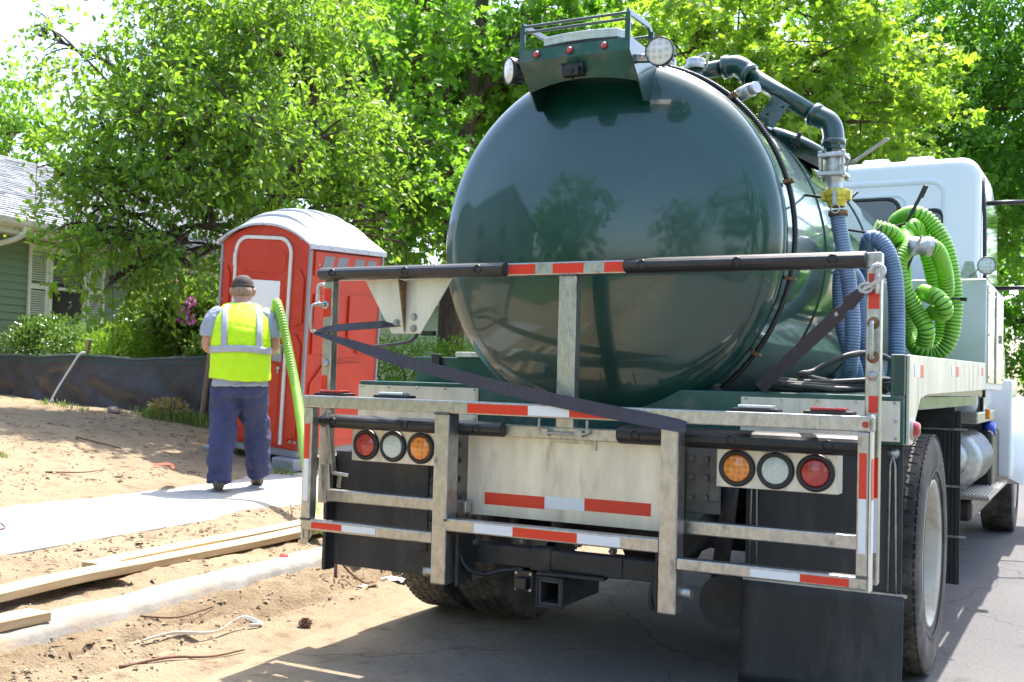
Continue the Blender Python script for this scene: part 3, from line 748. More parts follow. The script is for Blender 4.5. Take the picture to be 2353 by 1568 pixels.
for x, z in ((1.193, 1.285), (-1.195, 1.29)):
    mb = MB(); mb.lathe((x, .12, z), (0, -1, 0), [(0, .017), (.005, .017), (.006, .001)], 16); mb.build('plug', 'steel', fixed)
mb = MB(); mb.tube(ring((1.207, .10, 1.625), (.3, -1, 0), (0, 0, 1), .018, .05, .006), .007, 8, closed=True); mb.build('tie_ring', 'cast', fixed)
# triangular gusset under the left of the rail
mb = MB(); mb.prism([(-1.01, .150, 1.664), (-.555, .150, 1.664), (-.71, .150, 1.428), (-.86, .150, 1.428)], (0, .006, 0)); gs = mb.build('gusset', 'alu_plate', fixed)
mb = MB(); mb.prism([(-.795, .149, 1.655), (-.795, .09, 1.662), (-.795, .149, 1.432)], (.006, 0, 0)); mb.build('gusset_rib', 'rust', fixed)
mb = MB()
for x, z in ((-.835, 1.475), (-.745, 1.50), (-.745, 1.45)): mb.cyl((x, .15, z), (x, .138, z), .011, 6); mb.cyl((x, .15, z), (x, .146, z), .017, 16)
mb.build('gusset_bolt', 'steel', fixed)
mb = MB(); mb.tube(catmull([(-.75, .2, 1.44), (-.80, .22, 1.40), (-.9, .25, 1.385), (-1.05, .3, 1.375)], 5), .008, 8); mb.box((-.72, .17, 1.42), (-.66, .2, 1.44)); mb.build('wire', 'plastic_black', fixed)

# tail lamp boxes
for sx in (-1, 1):
    mb = MB(); x0, x1 = sorted((sx * .622, sx * 1.072)); mb.box((x0, .172, .856), (x1, .25, 1.0)); lbx = P(mb, 'tail_lamp_box', 'alu_plate', bevel=.003)
    for i, m_ in enumerate(('lens_amber', 'lens_clear', 'lens_red')):
        x = sx * (.702 + .145 * i); z = .930
        mb = MB(); mb.lathe((x, .172, z), (0, -1, 0), [(0, .069), (.008, .069), (.014, .064), (.014, .053), (.006, .050)], 40); mb.build('grommet', 'rubber', lbx)
        mb = MB(); mb.lathe((x, .172, z), (0, -1, 0), [(.005, .051), (.012, .050), (.015, .044), (.016, .001)], 40); mb.build('lamp_lens', m_, lbx)
# back plate
mb = MB(); mb.box((-.47, .180, .665), (.462, .186, 1.052)); plate = P(mb, 'back_plate', 'alu_plate', bevel=.002, label='stained bare aluminium plate between the frame rails')
for x0, x1, k_, dz in ((-.382, -.101, 'red', 0), (-.1005, .0775, 'white', .004), (.078, .36, 'red', .008)): tape(plate, (x0, .178, .712 + dz), (x1, .1794, .762 + dz), k_)
mb = MB(); mb.tube(catmull([(-.095, .1, 1.085), (-.095, .1, 1.05), (-.08, .1, 1.03), (.10, .1, 1.03), (.115, .1, 1.045), (.115, .1, 1.085)], 4), .0055, 8); mb.box((-.085, .095, 1.017), (-.055, .13, 1.043)); mb.box((.065, .095, 1.017), (.095, .13, 1.043)); mb.build('latch', 'steel', plate, .002)
mb = MB(); mb.box((-.07, .1785, .985), (.10, .1795, 1.02)); mb.box((.105, .174, .962), (.125, .1795, 1.02)); mb.build('latch_plate', 'alu', plate)

# folding step in front of it
step = rack('folding_step', 'folding aluminium step rack with red and white reflective tape')
sq('rail', (-1.22, 0, 1.092), (1.22, .05, 1.145), step)
sq('post', (-1.2155, .001, .600), (-1.166, .049, 1.0915), step); sq('post', (1.168, .001, .600), (1.2075, .049, 1.0915), step)
sq('rail', (-1.2155, .001, .553), (-.5305, .049, .5995), step); sq('rail', (.5305, .001, .556), (1.2075, .049, .5995), step)
sq('rail', (-.4695, .001, .610), (.4595, .049, .662), step)
for sx in (-1, 1):
    x0, x1 = sorted((sx * .46, sx * .53)); sq('post', (x0, -.001, .388), (x1, .085, 1.0915), step, b=.007)
mb = MB(); pl = [(-1.252, .052, 1.14), (-1.217, .052, 1.14), (-1.217, .052, .60), (-1.19, .052, .55), (-1.19, .052, .52), (-1.225, .052, .478), (-1.252, .052, .478)]
mb.prism(pl, (0, .006, 0)); mb.tube(ring((-1.222, .05, .527), (1, 0, 0), (0, 0, 1), .016, .022, .004), .004, 8, closed=True); mb.build('end_plate', 'alu', step, .002)
mb = MB(); mb.prism([(1.2085, .0, 1.15), (1.2085, .0, .55), (1.2085, .06, .55), (1.2085, .06, 1.15)], (.006, 0, 0)); mb.build('end_plate', 'alu_plate', step, .002)
mb = MB(); mb.cyl((1.195, -.001, 1.117), (1.195, -.012, 1.117), .011, 16); mb.build('clearance_light', 'lens_red', step)
for x0, x1, k_ in ((-.374, -.0965, 'red'), (-.096, .084, 'white'), (.0845, .366, 'red')): tape(step, (x0, -.0015, 1.098), (x1, -.0002, 1.136), k_)
for x0, x1, k_ in ((-.329, -.1515, 'white'), (-.151, .129, 'red'), (.1295, .308, 'white')): tape(step, (x0, -.0005, .617), (x1, .0007, .653), k_)
for x0, x1, k_ in ((-1.152, -.9875, 'red'), (-.987, -.81, 'white'), (.806, .9815, 'white'), (.982, 1.147, 'red')): tape(step, (x0, -.0005, .563), (x1, .0007, .590), k_)
for x0, x1 in ((-1.205, -1.178), (1.175, 1.2)): tape(step, (x0, -.0005, .865), (x1, .0007, 1.02), 'red'); tape(step, (x0, -.0005, .68), (x1, .0007, .8645), 'white')
for y0, y1, k_ in ((.86, 1.0, 'red'), (.68, .8595, 'white')):
    mb = MB(); mb.box((1.215, .008, y0), (1.2162, .05, y1)); mb.build('reflective_tape', 'tape_' + k_, step)
for x, z, d in ((-.53, .43, -1), (.53, .47, 1)):
    mb = MB(); mb.cyl((x, .04, z), (x + d * .05, .04, z), .021, 18); mb.build('pivot_pin', 'steel', step)
mb = MB(); mb.bar((-1.15, .09, 1.075), (-1.12, .10, .80), .02, .03, up=(0, 1, 0)); mb.bar((-1.14, .07, .84), (-1.13, .07, .72), .045, .006, up=(0, 1, 0)); mb.bar((-1.09, .12, .80), (-1.10, .12, .735), .02, .01, up=(0, 1, 0)); mb.cyl((-1.12, .1, .80), (-1.03, .1, .795), .008, 10); mb.build('gas_strut', 'alu', step, .002)
for sx in (-1, 1):
    mb = MB(); x = sx * .43
    mb.prism([(x, .05, .60), (x, .2, .66), (x, .2, .40), (x, .05, .38)], (sx * .012, 0, 0)); mb.build('hinge_plate', 'black_steel', step, .004)

for (xa, xb, y, z, par) in ((-.53, -.46, -.003, 1.09, step), (.46, .53, -.003, 1.09, step), (-.035, .043, .121, 1.665, fixed), (-1.216, -1.166, -.002, .60, step), (1.168, 1.208, -.002, .60, step), (-.47, -.46, -.002, .655, step)):
    k_ = 9; mb = MB(); mb.tube([(xa + (xb - xa) * i / k_, y + .001 * math.sin(i * 2.3), z + .0012 * math.sin(i * 1.7)) for i in range(k_ + 1)], [.0045 + .0012 * math.sin(i * 2.9) for i in range(k_ + 1)], 8); mb.build('weld_bead', 'grey_steel', par)
# ---------------------------------------------------------------- chassis, hitch, wheels
mb = MB()
for sx in (-1, 1):
    mb.box((sx * .43 - .04, .22, .72), (sx * .43 + .04, 8.0, .99))
for y in (.3, 1.2, 2.3, 3.4, 5): mb.box((-.39, y, .76), (.39, y + .1, .95))
chassis = P(mb, 'chassis', 'black_steel', bevel=.004)
for sx in (-1, 1):
    x0, x1 = sorted((sx * .475, sx * .615)); mb = MB(); mb.box((x0, .25, .74), (x1, .258, 1.0)); mb.box((x1 - .04 if sx > 0 else x0, .235, .79), (x1 if sx > 0 else x0 + .04, .249, .99)); mb.prism([(x0, .252, .74), (x0 + .08, .252, .74), (x0, .252, .66)] if sx > 0 else [(x1, .252, .74), (x1, .252, .66), (x1 - .08, .252, .74)], (0, .006, 0))
    ep = mb.build('end_bracket', 'grey_steel', chassis, .003); mb = MB()
    for z in (.80, .88, .95):
        for xx in (.50, .56): mb.cyl((sx * xx, .25, z), (sx * xx, .234, z), .012, 6)
    mb.build('bracket_bolt', 'grey_steel', chassis)
mb = MB(); mb.box((-.46, .20, .462), (.40, .275, .542)); mb.box((-.17, .194, .455), (-.075, .281, .549)); mb.box((.16, .194, .46), (.24, .28, .546)); hb = P(mb, 'hitch_beam', 'black_steel', bevel=.005)
mb = MB(); x0, x1, z0, z1 = -.092, .012, .335, .442
t = .014
mb.box((x0, .12, z0), (x0 + t, .5, z1)); mb.box((x1 - t, .12, z0), (x1, .5, z1)); mb.box((x0 + t, .12, z0), (x1 - t, .5, z0 + t)); mb.box((x0 + t, .12, z1 - t), (x1 - t, .5, z1))
mb.box((x0 - .007, .115, z0 - .007), (x1 + .007, .135, z0)); mb.box((x0 - .007, .115, z1), (x1 + .007, .135, z1 + .007)); mb.box((x0 - .007, .115, z0), (x0 - .0005, .135, z1)); mb.box((x1 + .0005, .115, z0), (x1 + .007, .135, z1)); mb.build('hitch_receiver', 'black_steel', hb, .003)
mb = MB(); mb.box((-.24, .19, .362), (-.15, .205, .452)); mb.box((-.222, .16, .375), (-.168, .19, .425)); mb.build('trailer_socket', 'plastic_black', hb, .006)
mb = MB()
for dx in (-.228, -.162):
    for dz in (.374, .44): mb.cyl((dx, .19, dz), (dx, .186, dz), .006, 8)
mb.build('socket_screw', 'steel', hb)
mb = MB(); mb.bar((-.115, .17, .455), (.17, .20, .455), .06, .012); mb.tube(catmull([(.02, .3, .43), (.1, .33, .45), (.2, .33, .46)], 4), .012, 8); mb.build('chain_plate', 'black_steel', hb, .002)
mb = MB(); corrugated(mb, catmull([(-.445, .10, .58), (-.44, .08, .52), (-.41, .10, .45), (-.36, .15, .425), (-.30, .19, .44), (-.2, .20, .455)], 10), .011, .009, .14, 8); mb.build('wiring_loom', ['plastic_black', 'rubber'], hb)
mb = MB(); corrugated(mb, catmull([(.40, .15, .50), (.39, .12, .44), (.40, .12, .38), (.43, .14, .40)], 10), .011, .009, .14, 8); corrugated(mb, catmull([(.42, .15, .52), (.405, .12, .46), (.415, .12, .39), (.43, .14, .42)], 10), .011, .009, .14, 8); mb.build('wiring_loom', ['plastic_black', 'rubber'], hb)
for x, z in ((-.435, .545), (-.40, .415), (-.43, .41), (.2, .57), (-.2, .575), (.05, .585)):
    mb = MB(); mb.cyl((x, .20, z), (x, .17, z), .011, 6); mb.cyl((x, .2, z), (x, .19, z), .016, 12); mb.build('beam_bolt', 'grey_steel', hb)
mb = MB(); mb.cyl((-.9, 1.30, .525), (.9, 1.30, .525), .075, 16); mb.lathe((0, 1.30, .525), (1, 0, 0), [(-.22, .07), (-.14, .19), (0, .23), (.14, .19), (.22, .07)], 24); mb.cyl((0, 1.6, .55), (0, 6, .7), .06, 12)
for sx in (-1, 1): mb.box((sx * .45 - .04, .9, .60), (sx * .45 + .04, 2.4, .66)); mb.cyl((sx * .3, .75, .5), (sx * .3, .9, .95), .05, 14)
P(mb, 'rear_axle', 'black_steel')
mb = MB(); mb.cyl((.55, .55, .35), (.55, .9, .35), .11, 20); mb.cyl((.3, .6, .62), (.3, 1.0, .62), .13, 20); mb.cyl((.5, .62, .40), (.58, .56, .98), .035, 14); mb.box((-.3, .7, .6), (.2, 1.2, .75)); P(mb, 'air_tank', 'black_steel')
mb = MB(); mb.box((-.62, 2.6, .42), (.62, 2.62, 1.0)); mb.box((-.35, 2.2, .36), (.35, 2.59, .72)); P(mb, 'added_dark_backing', 'black_steel')  # made-up dark plate and block, added to hide the sunlit road beneath the truck

def tyre_mesh(r=.525, w=.27):
    mb = MB(); h = w / 2
    mb.lathe((0, 0, 0), (1, 0, 0), [(-h * .72, .30), (-h * .90, .325), (-h, .39), (-h, .45), (-h * .985, r - .05), (-h * .93, r - .022), (-h * .84, r - .009), (h * .84, r - .009), (h * .93, r - .022), (h * .985, r - .05), (h, .45), (h, .39), (h * .90, .325), (h * .72, .30)], 72)
    nb = 54
    for q in range(5):
        for i in range(nb):
            a = (i + .5 * (q % 2)) / nb * 2 * math.pi
            xc = (-.68 + .34 * q) * h
            Mx = Matrix.Rotation(a, 4, 'X') @ Matrix.Translation((xc, 0, r - .010)) @ Matrix.Rotation(.35 if q % 2 else -.35, 4, 'Z')
            mb.box((-h * .145, -.025, -.008), (h * .145, .025, .005), M4=Mx)
    for i in range(90):
        for sx in (-1, 1):
            Mx = Matrix.Rotation(i / 90 * 2 * math.pi, 4, 'X') @ Matrix.Translation((sx * h * .88, 0, r - .014)) @ Matrix.Rotation(sx * .75, 4, 'Y')
            mb.box((-.004, -.012, -.008), (.003, .012, .010), M4=Mx)
    mb.lathe((0, 0, 0), (1, 0, 0), [(h * .995, .355), (h * 1.012, .36), (h * 1.012, .365), (h * .998, .372)], 72)
    return mb.mesh('tyre', 'tyre')
def rim_mesh(out=1):
    mb = MB(); h = .135
    mb.lathe((0, 0, 0), (1, 0, 0), [(h * .72, .305), (h * .92, .322), (h * .94, .312), (h * .80, .298), (h * .3, .285), (-h * .2, .270), (-h * .5, .255), (-h * .62, .24), (-h * .62, .20), (-h * .45, .17), (-h * .45, .12), (h * .2, .11), (h * .35, .09), (h * .35, .001)], 56)
    for i in range(10):
        a = i / 10 * 2 * math.pi; mb.cyl((-h * .5, .185 * math.cos(a), .185 * math.sin(a)), (-h * .2, .185 * math.cos(a), .185 * math.sin(a)), .014, 6)
    return mb.mesh('rim', 'rim')
TM, RM = tyre_mesh(), rim_mesh()
def wheel(x, y, z=.525, flip=False, rim=True):
    w = bpy.data.objects.new('wheel', TM if False else None); COL.objects.link(w); w.parent = T; w['_local'] = 1
    w.location = Vector((x, y, z)) - Vector(T.location)
    if flip: w.rotation_euler = (0, 0, math.pi)
    t_ = bpy.data.objects.new('tyre', TM); COL.objects.link(t_); t_.parent = w; t_.rotation_euler = (random.random() * 6, 0, 0)
    if rim:
        q = bpy.data.objects.new('rim', RM); COL.objects.link(q); q.parent = w
    return w
wheel(1.13, 1.30); wheel(.80, 1.30); wheel(-1.13, 1.30, flip=True); wheel(-.80, 1.30, flip=True)
wheel(1.13, 7.0); wheel(-1.13, 7.0, flip=True)
# mud flaps
mb = MB(); mb.box((.645, .50, .462), (1.245, .508, 1.028)); fl = P(mb, 'flap_board', 'flap', bevel=.002, label='black flap board behind the near wheels')
mb = MB()
NX, NZ = 14, 10; V = []; F = []
for j in range(NZ + 1):
    for i in range(NX + 1):
        x = .634 + .62 * i / NX; z = .462 - .40 * j / NZ; V.append((x, .497 + .018 * math.sin(x * 9) * (j / NZ) - .02 * (j / NZ) ** 2, z))
for j in range(NZ):
    for i in range(NX): a = j * (NX + 1) + i; F.append((a, a + 1, a + NX + 2, a + NX + 1))
mb.add(V, F, 0, True); me = mb.mesh('mud_flap', 'flap'); o = link('mud_flap', me, T); sm = o.modifiers.new('solid', 'SOLIDIFY'); sm.thickness = .008
mb = MB(); mb.box((.64, .492, .458), (1.265, .500, .470)); mb.build('flap_clamp_bar', 'steel', fl)
for x in (.68, 1.21):
    mb = MB(); mb.tube([(x - .014, .490, .47), (x - .010, .490, .95), (x, .488, .992), (x + .008, .490, .95), (x + .016, .490, .47)], .0045, 8); mb.build('stay_rod', 'steel', fl)
    mb = MB(); mb.lathe((x, .499, .998), (0, -1, 0), [(0, .022), (.006, .022), (.007, .012), (.016, .011), (.016, .001)], 20); mb.build('washer', 'steel', fl)
mb = MB(); mb.box((-1.255, .30, .355), (-.74, .312, .885)); mb.box((-1.275, .24, .335), (-1.2555, .315, .86)); P(mb, 'flap_board', 'flap', bevel=.003, label='black flap board behind the far wheels')
mb = MB(); mb.box((-.78, .20, .42), (-.56, .206, .48)); P(mb, 'flap_bracket', 'black_steel')
mb = MB(); mb.box((.74, 2.76, .16), (1.22, 2.772, 1.13))
for i in range(22): mb.box((.745 + i * .0215, 2.752, .16), (.755 + i * .0215, 2.7595, 1.11))
ff = P(mb, 'front_flap', 'flap'); mb = MB()
for z in (.42, .70, 1.02): mb = MB(); mb.box((.92, 2.747, z), (1.255, 2.7515, z + .012)); mb.build('flap_strip', 'steel', ff)
mb = MB(); mb.box((.55, 2.74, 1.03), (1.19, 2.80, 1.149)); P(mb, 'cross_member', 'black_steel')

# ---------------------------------------------------------------- tool box, cab
mb = MB(); mb.box((.74, 3.92, 1.255), (1.252, 5.35, 1.985)); tb = P(mb, 'tool_box', 'alu_box', bevel=.008, label='polished aluminium tool box behind the cab')
mb = MB(); mb.box((1.2525, 3.97, 1.30), (1.262, 5.28, 1.95)); bd = mb.build('box_door', 'alu_clean', tb, .004)
mb = MB(); mb.box((1.2625, 4.5, 1.30), (1.272, 4.56, 1.95)); mb.box((1.2625, 4.9, 1.60), (1.28, 5.02, 1.66))
for z in (1.34, 1.62, 1.9):
    for y in (4.0, 4.46, 5.24): mb.cyl((1.262, y, z), (1.268, y, z), .01, 8)
mb.build('box_trim', 'alu', tb, .002)
mb = MB(); mb.prism([(1.08, 3.90, 1.985), (1.20, 3.90, 1.985), (1.17, 3.90, 2.10), (1.12, 3.90, 2.10)], (0, .006, 0)); mb.tube(catmull([(1.15, 3.89, 2.0), (1.19, 3.87, 2.03), (1.22, 3.88, 2.07)], 4), .006, 8); mb.build('lamp_bracket', 'steel', tb)
work_lamp((1.255, 3.86, 2.065), (.15, -1, .02), .058, tb)

def rounded_rect(x0, x1, z0, z1, r, k=6):
    out = []
    for cx_, cz_, a0 in ((x1 - r, z1 - r, 0), (x0 + r, z1 - r, 90), (x0 + r, z0 + r, 180), (x1 - r, z0 + r, 270)):
        for i in range(k + 1):
            a = math.radians(a0 + 90 * i / k); out.append((cx_ + r * math.cos(a), cz_ + r * math.sin(a)))
    return out
# cab body: rounded shell lofted front to back
def cab_loft():
    mb = MB(); rings = []
    for (y, inset, top) in ((4.60, .055, 2.895), (4.615, .02, 2.925), (4.66, 0, 2.945), (5.6, 0, 2.985), (6.15, .02, 2.96), (6.45, .05, 2.60), (6.75, .08, 2.08), (6.9, .1, 2.0)):
        rings.append([(x, y, z) for (x, z) in rounded_rect(-1.15 + inset, 1.15 - inset, 1.02 + inset, top - inset * .3, .14 if y < 6.4 else .08, 7)])
    n_ = len(rings[0]); V = [p for r_ in rings for p in r_]; F = []
    for i in range(len(rings) - 1):
        for j in range(n_): F.append((i * n_ + j, i * n_ + (j + 1) % n_, (i + 1) * n_ + (j + 1) % n_, (i + 1) * n_ + j))
    F.append(tuple(range(n_))); F.append(tuple((len(rings) - 1) * n_ + j for j in reversed(range(n_))))
    mb.add(V, F, 0, True)
    for f_ in (-1, -2): mb.sm[f_] = False
    return mb
cab = P(cab_loft(), 'cab', 'white_paint', label='white cab with ribbed roof and pressed rear wall')
for x in (-.75, -.4, 0, .4, .72):
    mb = MB(); mb.box((x - .10, 4.70, 2.93), (x + .10, 6.0, 2.985)); mb.build('roof_rib', 'white_paint', cab, .02)
# pressed panel outlines and rear windows
def frame_strip(x0, x1, z0, z1, r, w, y, d, name, m_, par):
    a = rounded_rect(x0, x1, z0, z1, r); b = rounded_rect(x0 + w, x1 - w, z0 + w, z1 - w, max(.01, r - w)); n_ = len(a)
    V = [(x, y, z) for x, z in a] + [(x, y - d, z) for x, z in [(p[0] + (q[0] - p[0]) * .5, p[1] + (q[1] - p[1]) * .5) for p, q in zip(a, b)]] + [(x, y, z) for x, z in b]
    F = []
    for j in range(n_):
        j2 = (j + 1) % n_; F.append((j, j2, n_ + j2, n_ + j)); F.append((n_ + j, n_ + j2, 2 * n_ + j2, 2 * n_ + j))
    mb = MB(); mb.add(V, F, 0, True); mb.build(name, m_, par)
frame_strip(-.93, .93, 1.6, 2.80, .12, .05, 4.6005, .016, 'pressed_rib', 'white_paint', cab)
frame_strip(-.20, .66, 2.15, 2.70, .09, .035, 4.6005, .012, 'pressed_rib', 'white_paint', cab)
for (x0, x1, z0, z1, r_) in ((-.15, .58, 2.25, 2.645, .09), (.77, .885, 2.33, 2.545, .055)):
    mb = MB(); mb.prism([(x, 4.592, z) for x, z in rounded_rect(x0, x1, z0, z1, r_)], (0, .007, 0)); wnd = mb.build('rear_window', 'dark_glass', cab)
    frame_strip(x0 - .03, x1 + .03, z0 - .03, z1 + .03, r_ + .02, .032, 4.600, .016, 'window_seal', 'rubber', cab)
mb = MB(); mb.tube([(1.152, 4.72, 2.80), (1.17, 4.70, 2.5), (1.175, 4.70, 2.0), (1.175, 4.70, 1.2)], .014, 8); mb.build('door_seal', 'rubber', cab)
mb = MB(); mb.box((1.146, 4.95, 2.10), (1.156, 6.05, 2.72)); mb.build('side_window', 'dark_glass', cab, .004)
# mirror arms on the door side
mb = MB(); mb.tube([(1.14, 5.4, 2.72), (1.30, 5.5, 2.735), (1.40, 5.55, 2.74)], .018, 10); mb.tube([(1.40, 5.55, 2.74), (2.0, 5.9, 2.80)], .024, 10); mb.tube([(1.15, 6.0, 2.1), (1.6, 6.1, 2.12)], .018, 8); mr = P(mb, 'mirror_arm', 'plastic_black')
mb = MB(); mb.box((1.80, 5.80, 2.1), (2.05, 5.9, 2.78)); mb.build('mirror', 'plastic_black', mr, .03)
# engine hood with fenders, seen past the tool box
mb = MB(); rings = []
for (y, w_, top) in ((6.5, 1.12, 1.95), (7.2, 1.14, 1.86), (8.0, 1.1, 1.70), (8.6, 1.0, 1.45), (8.75, .92, 1.2)):
    rings.append([(x, y, z) for x, z in rounded_rect(-w_, w_, .9, top, .2, 6)])
n_ = len(rings[0]); V = [p for r_ in rings for p in r_]; F = [(i * n_ + j, i * n_ + (j + 1) % n_, (i + 1) * n_ + (j + 1) % n_, (i + 1) * n_ + j) for i in range(len(rings) - 1) for j in range(n_)]
F.append(tuple((len(rings) - 1) * n_ + j for j in range(n_))); mb.add(V, F, 0, True)
hd = P(mb, 'engine_hood', 'white_paint')
for sx in (-1, 1):
    mb = MB(); pr = [(7.0 + .66 * math.cos(a), .525 + .66 * math.sin(a)) for a in np.linspace(-.1, math.pi + .1, 24)]; pi_ = [(7.0 + .60 * math.cos(a), .525 + .60 * math.sin(a)) for a in np.linspace(-.1, math.pi + .1, 24)]
    x0, x1 = sx * .86, sx * 1.36; V = []; F = []
    for (a, b) in zip(pr, pi_): V += [(x0, a[0], a[1] + .25), (x1, a[0], a[1]), (x1, b[0], b[1]), (x0, b[0], b[1])]
    for i in range(23):
        for j in range(4): F.append((4 * i + j, 4 * i + (j + 1) % 4, 4 * i + 4 + (j + 1) % 4, 4 * i + 4 + j))
    mb.add(V, F, 0, True); mb.build('fender', 'white_paint', hd)
mb = MB(); mb.prism([(1.10, 5.9, 1.35), (1.10, 6.65, 1.35), (1.10, 6.36, .95), (1.10, 6.26, .55), (1.10, 5.9, .55)], (.19, 0, 0)); P(mb, 'cab_skirt', 'white_paint', bevel=.02)
mb = MB(); mb.lathe((1.0, 4.3, .76), (0, 1, 0), [(0, .001), (0, .17), (.02, .2), (1.0, .2), (1.02, .17), (1.02, .001)], 36); ft = P(mb, 'exhaust_can', 'cast'); mb = MB()
for i in range(22): mb.lathe((1.0, 4.36 + i * .042, .76), (0, 1, 0), [(0, .198), (.008, .208), (.016, .198)], 36)
mb.build('heat_shield', 'steel', ft)
mb = MB(); mb.lathe((.98, 4.25, .78), (0, 1, 0), [(0, .001), (0, .10), (.05, .14), (.06, .14)], 24); mb.tube(catmull([(.95, 4.2, .7), (1.0, 4.15, .62), (1.02, 4.3, .52)], 5), .03, 10); mb.build('exhaust_end', 'cast', ft)
mb = MB(); mb.box((.8, 4.25, 1.02), (1.18, 5.7, 1.10)); mb.build('shield_cover', 'alu', ft, .01)
mb = MB(); mb.box((.75, 4.25, .35), (1.15, 5.9, .50)); mb.box((1.0, 5.2, .50), (1.2, 5.9, .95)); P(mb, 'fuel_tank', 'plastic_black', bevel=.03)
mb = MB(); mb.cyl((1.16, 5.35, .92), (1.16, 5.40, .99), .05, 16); P(mb, 'fuel_cap', mat('blue_cap', (0.04, 0.08, .5), .4))
mb = MB(); mb.box((.92, 4.2, .505), (1.26, 5.9, .53))
for i in range(14): mb.box((.94 + i * .023, 4.22, .531), (.948 + i * .023, 5.88, .540))
P(mb, 'cab_step', 'alu', bevel=.002)
mb = MB(); mb.box((1.245, 3.99, 1.06), (1.275, 4.03, 1.13)); P(mb, 'amber_marker', 'lens_amber', bevel=.008)
mb = MB(); mb.box((1.14, 4.65, 1.05), (1.152, 4.80, 1.22)); mb.box((1.15, 4.70, 1.07), (1.175, 4.75, 1.2)); P(mb, 'door_hinge', 'plastic_black', bevel=.006)
# hose hooks on the tank side
for y, z in ((1.05, 2.10), (1.55, 2.02)):
    xs_ = math.sqrt(max(0, R_T ** 2 - (z - ZC) ** 2)); mb = MB(); mb.tube([(xs_ - .02, y, z), (xs_ + .16, y + .05, z - .03), (xs_ + .20, y + .05, z + .01)], .006, 8); P(mb, 'hose_hook', 'black_steel')
mb = MB(); mb.tube([(.78, 2.45, 2.10), (.96, 2.42, 2.15), (1.05, 2.35, 2.30)], .011, 8); mb.bar((1.045, 2.35, 2.28), (1.075, 2.33, 2.34), .03, .01); mb.tube([(.8, 2.3, 1.86), (.98, 2.2, 1.84), (1.03, 2.15, 1.98)], .011, 8); mb.bar((.98, 2.2, 1.84), (1.05, 2.14, 2.0), .03, .012); P(mb, 'hose_hanger', 'black_steel')
# ------------------------------------------------------------------ hoses and straps carried by the truck
M['hose_green'] = mat('lime_hose_rib', (0.24, 0.56, 0.035), 0.38, var=0.12, vscale=10, coat=0.3)
M['hose_green_groove'] = mat('lime_hose_groove', (0.05, 0.13, 0.012), 0.6, var=0.2, vscale=10)
M['hose_blue'] = mat('blue_hose_rib', (0.10, 0.17, 0.30), 0.4, var=0.2, vscale=8, coat=0.3)
M['hose_blue_groove'] = mat('pale_hose_groove', (0.33, 0.38, 0.44), 0.5, var=0.2, vscale=8)
A = [(0.851, 2.100, 2.090), (0.935, 2.150, 2.058), (0.941, 2.400, 1.990), (0.931, 2.600, 1.807), (0.961, 2.600, 1.573), (1.028, 2.500, 1.459), (1.114, 2.500, 1.442), (1.181, 2.500, 1.515), (1.205, 2.500, 1.659), (1.199, 2.500, 1.813), (1.158, 2.500, 2.022), (1.080, 2.500, 2.162), (1.001, 2.500, 2.217), (0.908, 2.600, 2.212), (0.850, 2.750, 2.169), (0.848, 2.900, 1.933), (0.917, 2.900, 1.687), (1.006, 2.800, 1.508), (1.084, 2.750, 1.497), (1.118, 2.750, 1.610), (1.086, 2.700, 1.814), (1.043, 2.600, 2.038), (1.005, 2.450, 2.136), (0.965, 2.400, 2.081), (1.004, 2.200, 1.992), (0.974, 2.100, 1.902), (0.996, 2.100, 1.781), (1.056, 2.150, 1.654), (1.107, 2.150, 1.559), (1.093, 2.200, 1.483)]
mb = MB(); corrugated(mb, catmull(A, 14), .045, .020, .13, 16)
h = tag(mb.build('suction_hose', ['hose_green', 'hose_green_groove']), 'long lime green ribbed hose looped in a coil beside the tank', 'hose', 'hoses on the truck')
B = [(1.026, 2.100, 1.987), (1.091, 2.100, 1.981), (1.150, 2.150, 1.972), (1.174, 2.300, 1.883), (1.173, 2.400, 1.768), (1.134, 2.450, 1.737), (1.072, 2.300, 1.762), (1.157, 2.120, 1.724), (1.199, 2.100, 1.675), (1.190, 2.150, 1.640), (1.119, 2.300, 1.655)]
ho = thing('suction_hose', (1.1, 2.2, 1.43), 'short lime green hose with metal coupling hung over the green coil', 'hose', 'hoses on the truck')
mb = MB(); corrugated(mb, catmull(B, 12), .043, .020, .13, 16); mb.build('hose', ['hose_green', 'hose_green_groove'], ho)
mb = MB(); mb.tube([(1.04, 2.085, 1.985), (1.06, 2.08, 1.984), (1.061, 2.08, 1.984), (1.10, 2.085, 1.982), (1.101, 2.085, 1.982), (1.135, 2.10, 1.977)], [.05, .05, .046, .046, .052, .052], 20); mb.bar((1.05, 2.03, 1.93), (1.10, 2.02, 2.03), .02, .008); mb.build('coupling', 'cast', ho)
mb = MB(); mb.tube([Vector((1.195, 2.46, 1.735)) + Vector((.05 * math.cos(a), .05 * math.sin(a), .004 * math.cos(a))) for a in np.linspace(0, 2 * math.pi, 20, endpoint=False)], .006, 8, closed=True); mb.bar((1.245, 2.43, 1.735), (1.275, 2.42, 1.73), .012, .02)
mb.build('tie_band', 'rubber', ho)
bl = catmull([(.899, .92, 2.0), (.910, .92, 1.93), (.935, .92, 1.80), (.960, .92, 1.64), (.972, .92, 1.50), (.965, .93, 1.38), (.945, .98, 1.29), (.88, 1.15, 1.262), (.80, 1.5, 1.258)], 12)
mb = MB(); corrugated(mb, bl, .034, .012, .07, 16)
tag(mb.build('suction_hose', ['hose_blue', 'hose_blue_groove']), 'blue ribbed hose hanging from the yellow coupling of the pipe', 'hose', 'hoses on the truck')
